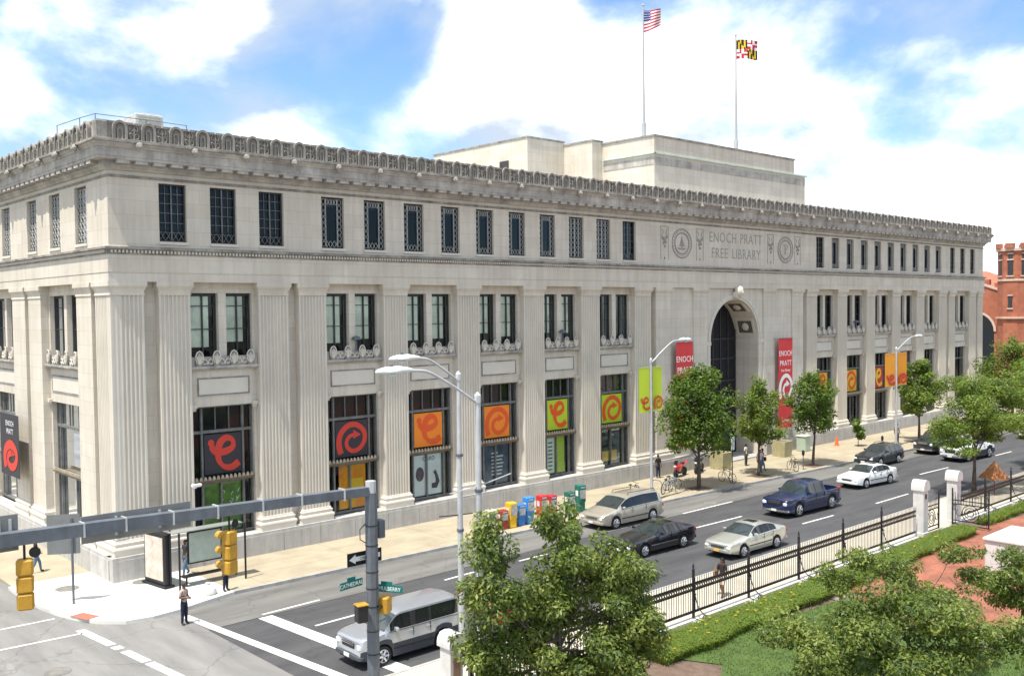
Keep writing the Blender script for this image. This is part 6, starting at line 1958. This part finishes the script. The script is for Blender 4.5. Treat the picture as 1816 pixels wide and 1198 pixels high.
tree('garden_tree', 'airy foreground tree with open branches before the brick plaza', (14.3, -30.0, 0), 1.8,
     [((-1.0, 0.9, 3.9), (.85, .85, .5)), ((-.2, .3, 3.3), (.9, .9, .5)), ((1.2, -.9, 4.0), (.8, .8, .4)), ((1.7, -1.3, 3.1), (.7, .7, .4)), ((-1.6, 1.6, 3.1), (.8, .8, .5)), ((.3, .2, 2.4), (1.2, 1.2, .6)), ((1.1, -.6, 2.0), (1.1, 1.1, .6)), ((-.9, .9, 2.0), (1.1, 1.1, .6))],
     16000, 0.13, 'near', 13, 0.06, BARKL, group='garden trees in the foreground', aspect=0.42)
tree('garden_tree', 'foreground tree cut by the right edge before the stone block', (19.6, -31.6, 0), 1.6, [((0.2, 0, 3.2), (1.0, 1.0, .6)), ((-.5, .4, 2.6), (1.0, 1.0, .6)), ((.8, -.6, 2.5), (1.1, 1.1, .6)), ((0, 0, 1.8), (1.2, 1.2, .6)), ((1.2, -1, 3.4), (.8, .8, .5))],
     13000, 0.14, 'near', 14, 0.07, BARKL, group='garden trees in the foreground', aspect=0.42)
# planting strip of strap-leaved perennials along the fence, with yellow blooms
rng = np.random.RandomState(9)
def blades(name, label, cat, n, place, h, w, mats, probs):
    P = np.array([place() for _ in range(n)])
    a = rng.uniform(0, 2 * PI, n)
    d = np.stack([np.cos(a), np.sin(a), np.zeros(n)], 1)
    s = np.stack([-np.sin(a), np.cos(a), np.zeros(n)], 1)
    H = (h * rng.uniform(0.6, 1.25, n))[:, None]
    W = (w * rng.uniform(0.7, 1.3, n))[:, None]
    up = np.array([0, 0, 1.0])
    v = np.stack([P - s * W, P + s * W, P + d * H * 0.35 + up * H * 0.75 + s * W * 0.8, P + d * H * 0.35 + up * H * 0.75 - s * W * 0.8, P + d * H * 0.85 + up * H * 0.72, ], 1).reshape(-1, 3)
    me = bpy.data.meshes.new(name)
    fs = []
    for i in range(n):
        k = i * 5
        fs += [(k, k + 1, k + 2, k + 3), (k + 3, k + 2, k + 4)]
    me.from_pydata(v.tolist(), [], fs)
    for m in mats: me.materials.append(m)
    mi = np.repeat(rng.choice(len(mats), n, p=probs), 2).astype(np.int32)
    me.polygons.foreach_set('material_index', mi)
    o = bpy.data.objects.new(name, me)
    C.objects.link(o)
    return tag(o, label, cat, kind='stuff')
def strip():
    u = rng.uniform(0, 1) ** 1.0
    x = 9.4 + u * 26.3
    w = 1.55 - 0.5 * u if x < 30 else 1.0
    return (x, -22.55 - (rng.uniform(0, w)) * (0.93 + 0.07 * math.sin(x * 1.7)), 0)
YF = leaf_mat('yellow_petal', (0.75, 0.5, 0.03), (0.7, 0.45, 0.02))
blades('flower_bed', 'strip of green strap-leaved plants with yellow blooms inside the fence', 'plants', 32000, strip, 0.42, 0.024, LV['light'][:2] + [LV['street'][1]], [0.3, 0.55, 0.15])
mb = MB()
for i in range(100):
    x, y, z = strip()
    if x > 22 and rng.uniform() > 0.2: continue
    z = rng.uniform(0.36, 0.5)
    for k in range(5):
        a = 2 * PI * k / 5
        mb.add([(x, y, z), (x + 0.05 * math.cos(a - 0.4), y + 0.05 * math.sin(a - 0.4), z + 0.04), (x + 0.075 * math.cos(a), y + 0.075 * math.sin(a), z + 0.03), (x + 0.05 * math.cos(a + 0.4), y + 0.05 * math.sin(a + 0.4), z + 0.04)], [(0, 1, 2, 3)])
tag(mb.build('yellow_blooms', YF), 'yellow blooms scattered over the planting strip', 'flowers', kind='stuff')
def strip2():
    return (38 + rng.uniform(0, 12), -22.5 - rng.uniform(0, 0.7), 0)
blades('flower_bed', 'strip of low green plants right of the gate', 'plants', 3000, strip2, 0.4, 0.025, LV['light'][:2], [0.5, 0.5])
def lawnp():
    while True:
        x, y = rng.uniform(8.5, 20.5), rng.uniform(-33, -23.4)
        if y < -23.3 - (x - 9.9) * 0.1 and x > 10.5 - (y + 25) * -0.35 and not (x > 19.2 and y < -26):
            return (x, y, 0)
GR = [leaf_mat('grass_a', (0.10, 0.17, 0.035), (0.14, 0.24, 0.03)), leaf_mat('grass_b', (0.14, 0.2, 0.06), (0.18, 0.26, 0.05))]
blades('lawn_grass', 'short green lawn grass in the garden', 'grass', 16000, lawnp, 0.07, 0.012, GR, [0.6, 0.4])
# sunken tree pits at the street trees
for x, y in ((36.1, -5.15), (42.9, -5.3), (49.4, -5.75), (67.3, -5.6)):
    MB().box(x - 0.75, x + 0.75, y - 0.6, y + 0.6, -0.01, 0.008).build('tree_pit', SOIL)['kind'] = 'structure'

# ================================================================== PEOPLE
SKIN = {'dark': mat('skin_dark', (0.16, 0.085, 0.05), 0.6), 'mid': mat('skin_mid', (0.42, 0.25, 0.17), 0.6)}
def cloth(n, c):
    return mat('cloth_' + n, c, 0.9, var=0.15, scale=12)
def person(label, loc, rz, H, shirt, trousers, skin='dark', hair=(0.012, 0.01, 0.01), pose='stand', long_hair=False, shorts=False, cap=None, bag=None, long_sleeve=False):
    t = thing('person', label, 'person', loc, rz)
    J = {'pel': (0, 0, .525), 'sp': (0, 0.005, .63), 'ch': (0, 0, .745), 'nb': (0, 0.005, .835), 'nk': (0, 0, .865), 'hd': (0, -.012, .915), 'ht': (0, -.004, .965)}
    arms = {'stand': [((-.135, .02, .66), (-.14, -.02, .525)), ((.135, .02, .66), (.14, -.02, .525))],
            'hands': [((-.13, .01, .665), (-.03, -.12, .66)), ((.13, .01, .665), (.05, -.12, .65))],
            'walk': [((-.13, .06, .665), (-.135, .03, .53)), ((.13, -.03, .665), (.13, -.12, .56))],
            'phone': [((-.13, .02, .665), (-.135, -.03, .54)), ((.14, -.03, .68), (.09, -.10, .82))]}[pose]
    legs = {'walk': [((-.05, .03, .28), (-.05, .16, .06)), ((.05, -.10, .29), (.05, -.13, .035))]}.get(pose, [((-.055, -.005, .275), (-.065, .01, .04)), ((.055, -.01, .275), (.065, 0.0, .04))])
    for i, s in enumerate((-1, 1)):
        J['sh%d' % i] = (s * .098, .005, .805); J['el%d' % i] = arms[i][0]; J['wr%d' % i] = arms[i][1]
        w = np.array(arms[i][1]); e = np.array(arms[i][0]); d = (w - e) / np.linalg.norm(w - e)
        J['ha%d' % i] = tuple(w + d * .045)
        J['hp%d' % i] = (s * .05, 0, .50); J['kn%d' % i] = legs[i][0]; J['an%d' % i] = legs[i][1]
        a = legs[i][1]
        J['to%d' % i] = (a[0] * 1.1, a[1] - .085, max(.018, a[2] - .022))
    Rd = {'pel': (.085, .06), 'sp': (.078, .052), 'ch': (.092, .06), 'nb': (.05, .04), 'nk': (.031, .031), 'hd': (.043, .052), 'ht': (.036, .042), 'sh': (.042, .042), 'el': (.028, .028), 'wr': (.021, .021), 'ha': (.02, .028), 'hp': (.062, .058), 'kn': (.043, .043), 'an': (.03, .03), 'to': (.026, .02)}
    E = [('pel', 'sp'), ('sp', 'ch'), ('ch', 'nb'), ('nb', 'nk'), ('nk', 'hd'), ('hd', 'ht')]
    for i in '01':
        E += [('nb', 'sh' + i), ('sh' + i, 'el' + i), ('el' + i, 'wr' + i), ('wr' + i, 'ha' + i), ('pel', 'hp' + i), ('hp' + i, 'kn' + i), ('kn' + i, 'an' + i), ('an' + i, 'to' + i)]
    names = list(J)
    me = bpy.data.meshes.new('body')
    me.from_pydata([tuple(c * H for c in J[k]) for k in names], [(names.index(a), names.index(b)) for a, b in E], [])
    o = bpy.data.objects.new('body', me)
    C.objects.link(o)
    o.modifiers.new('Skin', 'SKIN')
    for i, k in enumerate(names):
        r = Rd[k.rstrip('01')]
        me.skin_vertices[0].data[i].radius = (r[0] * H, r[1] * H)
        me.skin_vertices[0].data[i].use_root = (k == 'pel')
    sd = o.modifiers.new('Sub', 'SUBSURF'); sd.levels = 2; sd.render_levels = 2
    em = bpy.data.meshes.new_from_object(o.evaluated_get(bpy.context.evaluated_depsgraph_get()))
    bpy.data.objects.remove(o)
    em.materials.clear()
    sk = SKIN[skin]
    for m in (sk, shirt, trousers, mat('shoe_dark', (0.03, 0.025, 0.025), 0.6)): em.materials.append(m)
    seg = [(np.array(J[a]) * H, np.array(J[b]) * H, a, b) for a, b in E]
    mi = []
    for p in em.polygons:
        c = np.array(p.center)
        best, bd = None, 9
        for A, B_, a, b in seg:
            d = B_ - A
            u = max(0, min(1, float((c - A) @ d / (d @ d))))
            q = np.linalg.norm(c - A - u * d)
            if q < bd: bd, best = q, (a.rstrip('01'), b.rstrip('01'), u)
        a, b, u = best
        k = 0
        if b in ('sp', 'ch', 'nb'): k = 1 if not (b == 'sp' and u < 0.25) else 2
        elif b == 'nk': k = 1 if u < 0.4 else 0
        elif b in ('hd', 'ht'): k = 0
        elif b == 'sh': k = 1
        elif b == 'el': k = 1 if (u < 0.75 or long_sleeve) else 0
        elif b == 'wr': k = 1 if long_sleeve else 0
        elif b == 'hp': k = 2
        elif b == 'kn': k = 2 if not (shorts and u > 0.85) else 0
        elif b == 'an': k = 0 if shorts else (2 if u < 0.92 else 3)
        elif b == 'to': k = 3
        mi.append(k)
    em.polygons.foreach_set('material_index', mi)
    em.polygons.foreach_set('use_smooth', [True] * len(em.polygons))
    em.name = 'body'
    inst(em, 'body', t)
    mb = MB()
    for i in '01':                                   # fingers and thumb
        w, h_ = Vector(J['wr' + i]) * H, Vector(J['ha' + i]) * H
        d = (h_ - w).normalized(); s = d.cross(Vector((1, 0.2, 0.1))).normalized()
        for q, l in ((-1.5, .036), (-.5, .045), (.5, .043), (1.5, .034)):
            a = h_ + s * q * 0.011 * H
            mb.tube([tuple(a), tuple(a + d * l * 0.55 * H), tuple(a + (d * l * 0.85 + Vector((0, -0.016, 0))) * H)], 0.0055 * H, 4)
        mb.tube([tuple(w + d * .012 * H), tuple(w + (d * .03 - s * .03) * H), tuple(w + (d * .05 - s * .032) * H)], 0.006 * H, 4)
    mb.build('fingers', sk, t)
    hc = Vector((0, -.004, .948)) * H
    mb = MB()
    mb.lathe(tuple(hc), [(.046 * H, -.014 * H), (.053 * H, .0), (.052 * H, .02 * H), (.04 * H, .042 * H), (.015 * H, .053 * H)], 12)
    if long_hair:
        mb.add([(x * H, y * H, z * H) for x, y, z in ((-.05, -.01, .96), (-.055, .03, .95), (0, .055, .96), (.055, .03, .95), (.05, -.01, .96), (-.05, .0, .83), (-.055, .05, .80), (0, .07, .79), (.055, .05, .80), (.05, .0, .83))], [(0, 1, 6, 5), (1, 2, 7, 6), (2, 3, 8, 7), (3, 4, 9, 8)])
    hr = mb.build('hair' if not cap else 'cap', mat('hair_%d' % int(hair[0] * 1000), hair, 0.8) if not cap else cap, t, 60)
    hr.location = (0, 0.008 * H, 0)
    if cap:
        MB().prism([(-.04 * H, -.04 * H), (.04 * H, -.04 * H), (.03 * H, -.095 * H), (-.03 * H, -.095 * H)], hc.z - .004 * H, hc.z + .004 * H).build('brim', cap, hr)
    mb = MB()
    mb.cbox((0, -.062 * H, .925 * H), (.014 * H, .02 * H, .022 * H), 0, .003 * H)
    for s in (-1, 1):
        mb.lathe((s * .046 * H, -.005 * H, .925 * H), [(.008 * H, -.012 * H), (.012 * H, 0), (.008 * H, .012 * H)], 6)
    mb.build('nose_and_ears', sk, t)['kind'] = 'stuff'
    mb = MB()
    for s in (-1, 1):
        mb.cbox((s * .018 * H, -.058 * H, .938 * H), (.013 * H, .008 * H, .006 * H))
    mb.cbox((0, -.058 * H, .903 * H), (.024 * H, .008 * H, .005 * H))
    mb.build('eyes_and_mouth', BLK, t)['kind'] = 'stuff'
    if bag:
        bg = tag(MB().cbox((0, 0, 0), (0.12, 0.3, 0.32), 0, 0.04).build('shoulder_bag', bag[0]), bag[1], 'bag')
        m = Matrix.Translation(loc) @ Matrix.Rotation(rz, 4, 'Z')
        bg.location = m @ Vector((-.19 * H, .0, .56 * H)); bg.rotation_euler = (0, 0, rz)
        MB().tube([(0, -0.12, 0.14), (0.05, -0.02, 0.42), (0.05, 0.1, 0.14)], 0.012, 4).build('strap', bag[0], bg)
    return t
BACKP = mat('bag_black', (0.015, 0.015, 0.018), 0.7)
JEANS = cloth('jeans', (0.10, 0.17, 0.28))
NAVY = cloth('navy', (0.015, 0.018, 0.04))
def check():
    m = mat('cloth_check', (0.5, 0.3, 0.2), 0.9, col2=(0.35, 0.38, 0.42), scale=14)
    return m
person('man in checked shirt, dark trousers and cap crossing at the corner', (-0.26, -7.69, -0.136), R(25), 1.64, check(), NAVY, pose='hands', cap=mat('cap_dark', (0.04, 0.035, 0.04), 0.8))
person('pedestrian in black shirt and jeans on the side street pavement', (-2.2, 4.2, 0), R(80), 1.62, cloth('black', (0.015, 0.015, 0.02)), JEANS, pose='walk')
person('pedestrian in jeans walking behind the advertising panel', (2.6, -1.3, 0), R(-70), 1.66, cloth('grey_dark', (0.05, 0.05, 0.06)), JEANS, pose='walk')
person('person in dark top standing behind the hanging yellow signal by the shelter', (2.75, -5.0, 0), R(30), 1.6, cloth('charcoal', (0.03, 0.03, 0.035)), NAVY, pose='stand')
person('woman with dark hair and cream shorts walking behind the fence', (17.2, -20.6, 0), R(-75), 1.62, cloth('dark_brown', (0.03, 0.02, 0.02)), cloth('cream', (0.6, 0.52, 0.4)), pose='walk', long_hair=True, shorts=True, bag=(mat('bag_tan', (0.3, 0.17, 0.07), 0.7), 'tan shoulder bag carried by the woman behind the fence'))
person('person in pale top and dark trousers before the entrance', (46.0, -2.1, 0), R(10), 1.66, cloth('pale', (0.55, 0.55, 0.5)), cloth('olive', (0.05, 0.06, 0.05)), pose='stand')
person('person in white shirt and jeans beside the entrance tree', (44.1, -4.6, 0), R(-30), 1.68, cloth('white', (0.65, 0.6, 0.6)), JEANS, pose='stand', skin='mid')
person('person in pink top with black bag beside the entrance tree', (44.8, -4.35, 0), R(60), 1.66, cloth('pink', (0.55, 0.2, 0.24)), JEANS, pose='walk', bag=(BACKP, 'black shoulder bag carried by the person in pink'))
person('person in grey shirt and dark trousers by the far lamp post', (65.0, -4.7, 0), R(90), 1.74, cloth('grey', (0.2, 0.19, 0.19)), cloth('dark', (0.02, 0.02, 0.025)), pose='stand')
person('person in black standing against the wall left of the motorcycles', (37.3, -0.7, 0), R(-20), 1.65, cloth('black2', (0.02, 0.02, 0.02)), NAVY, pose='stand')
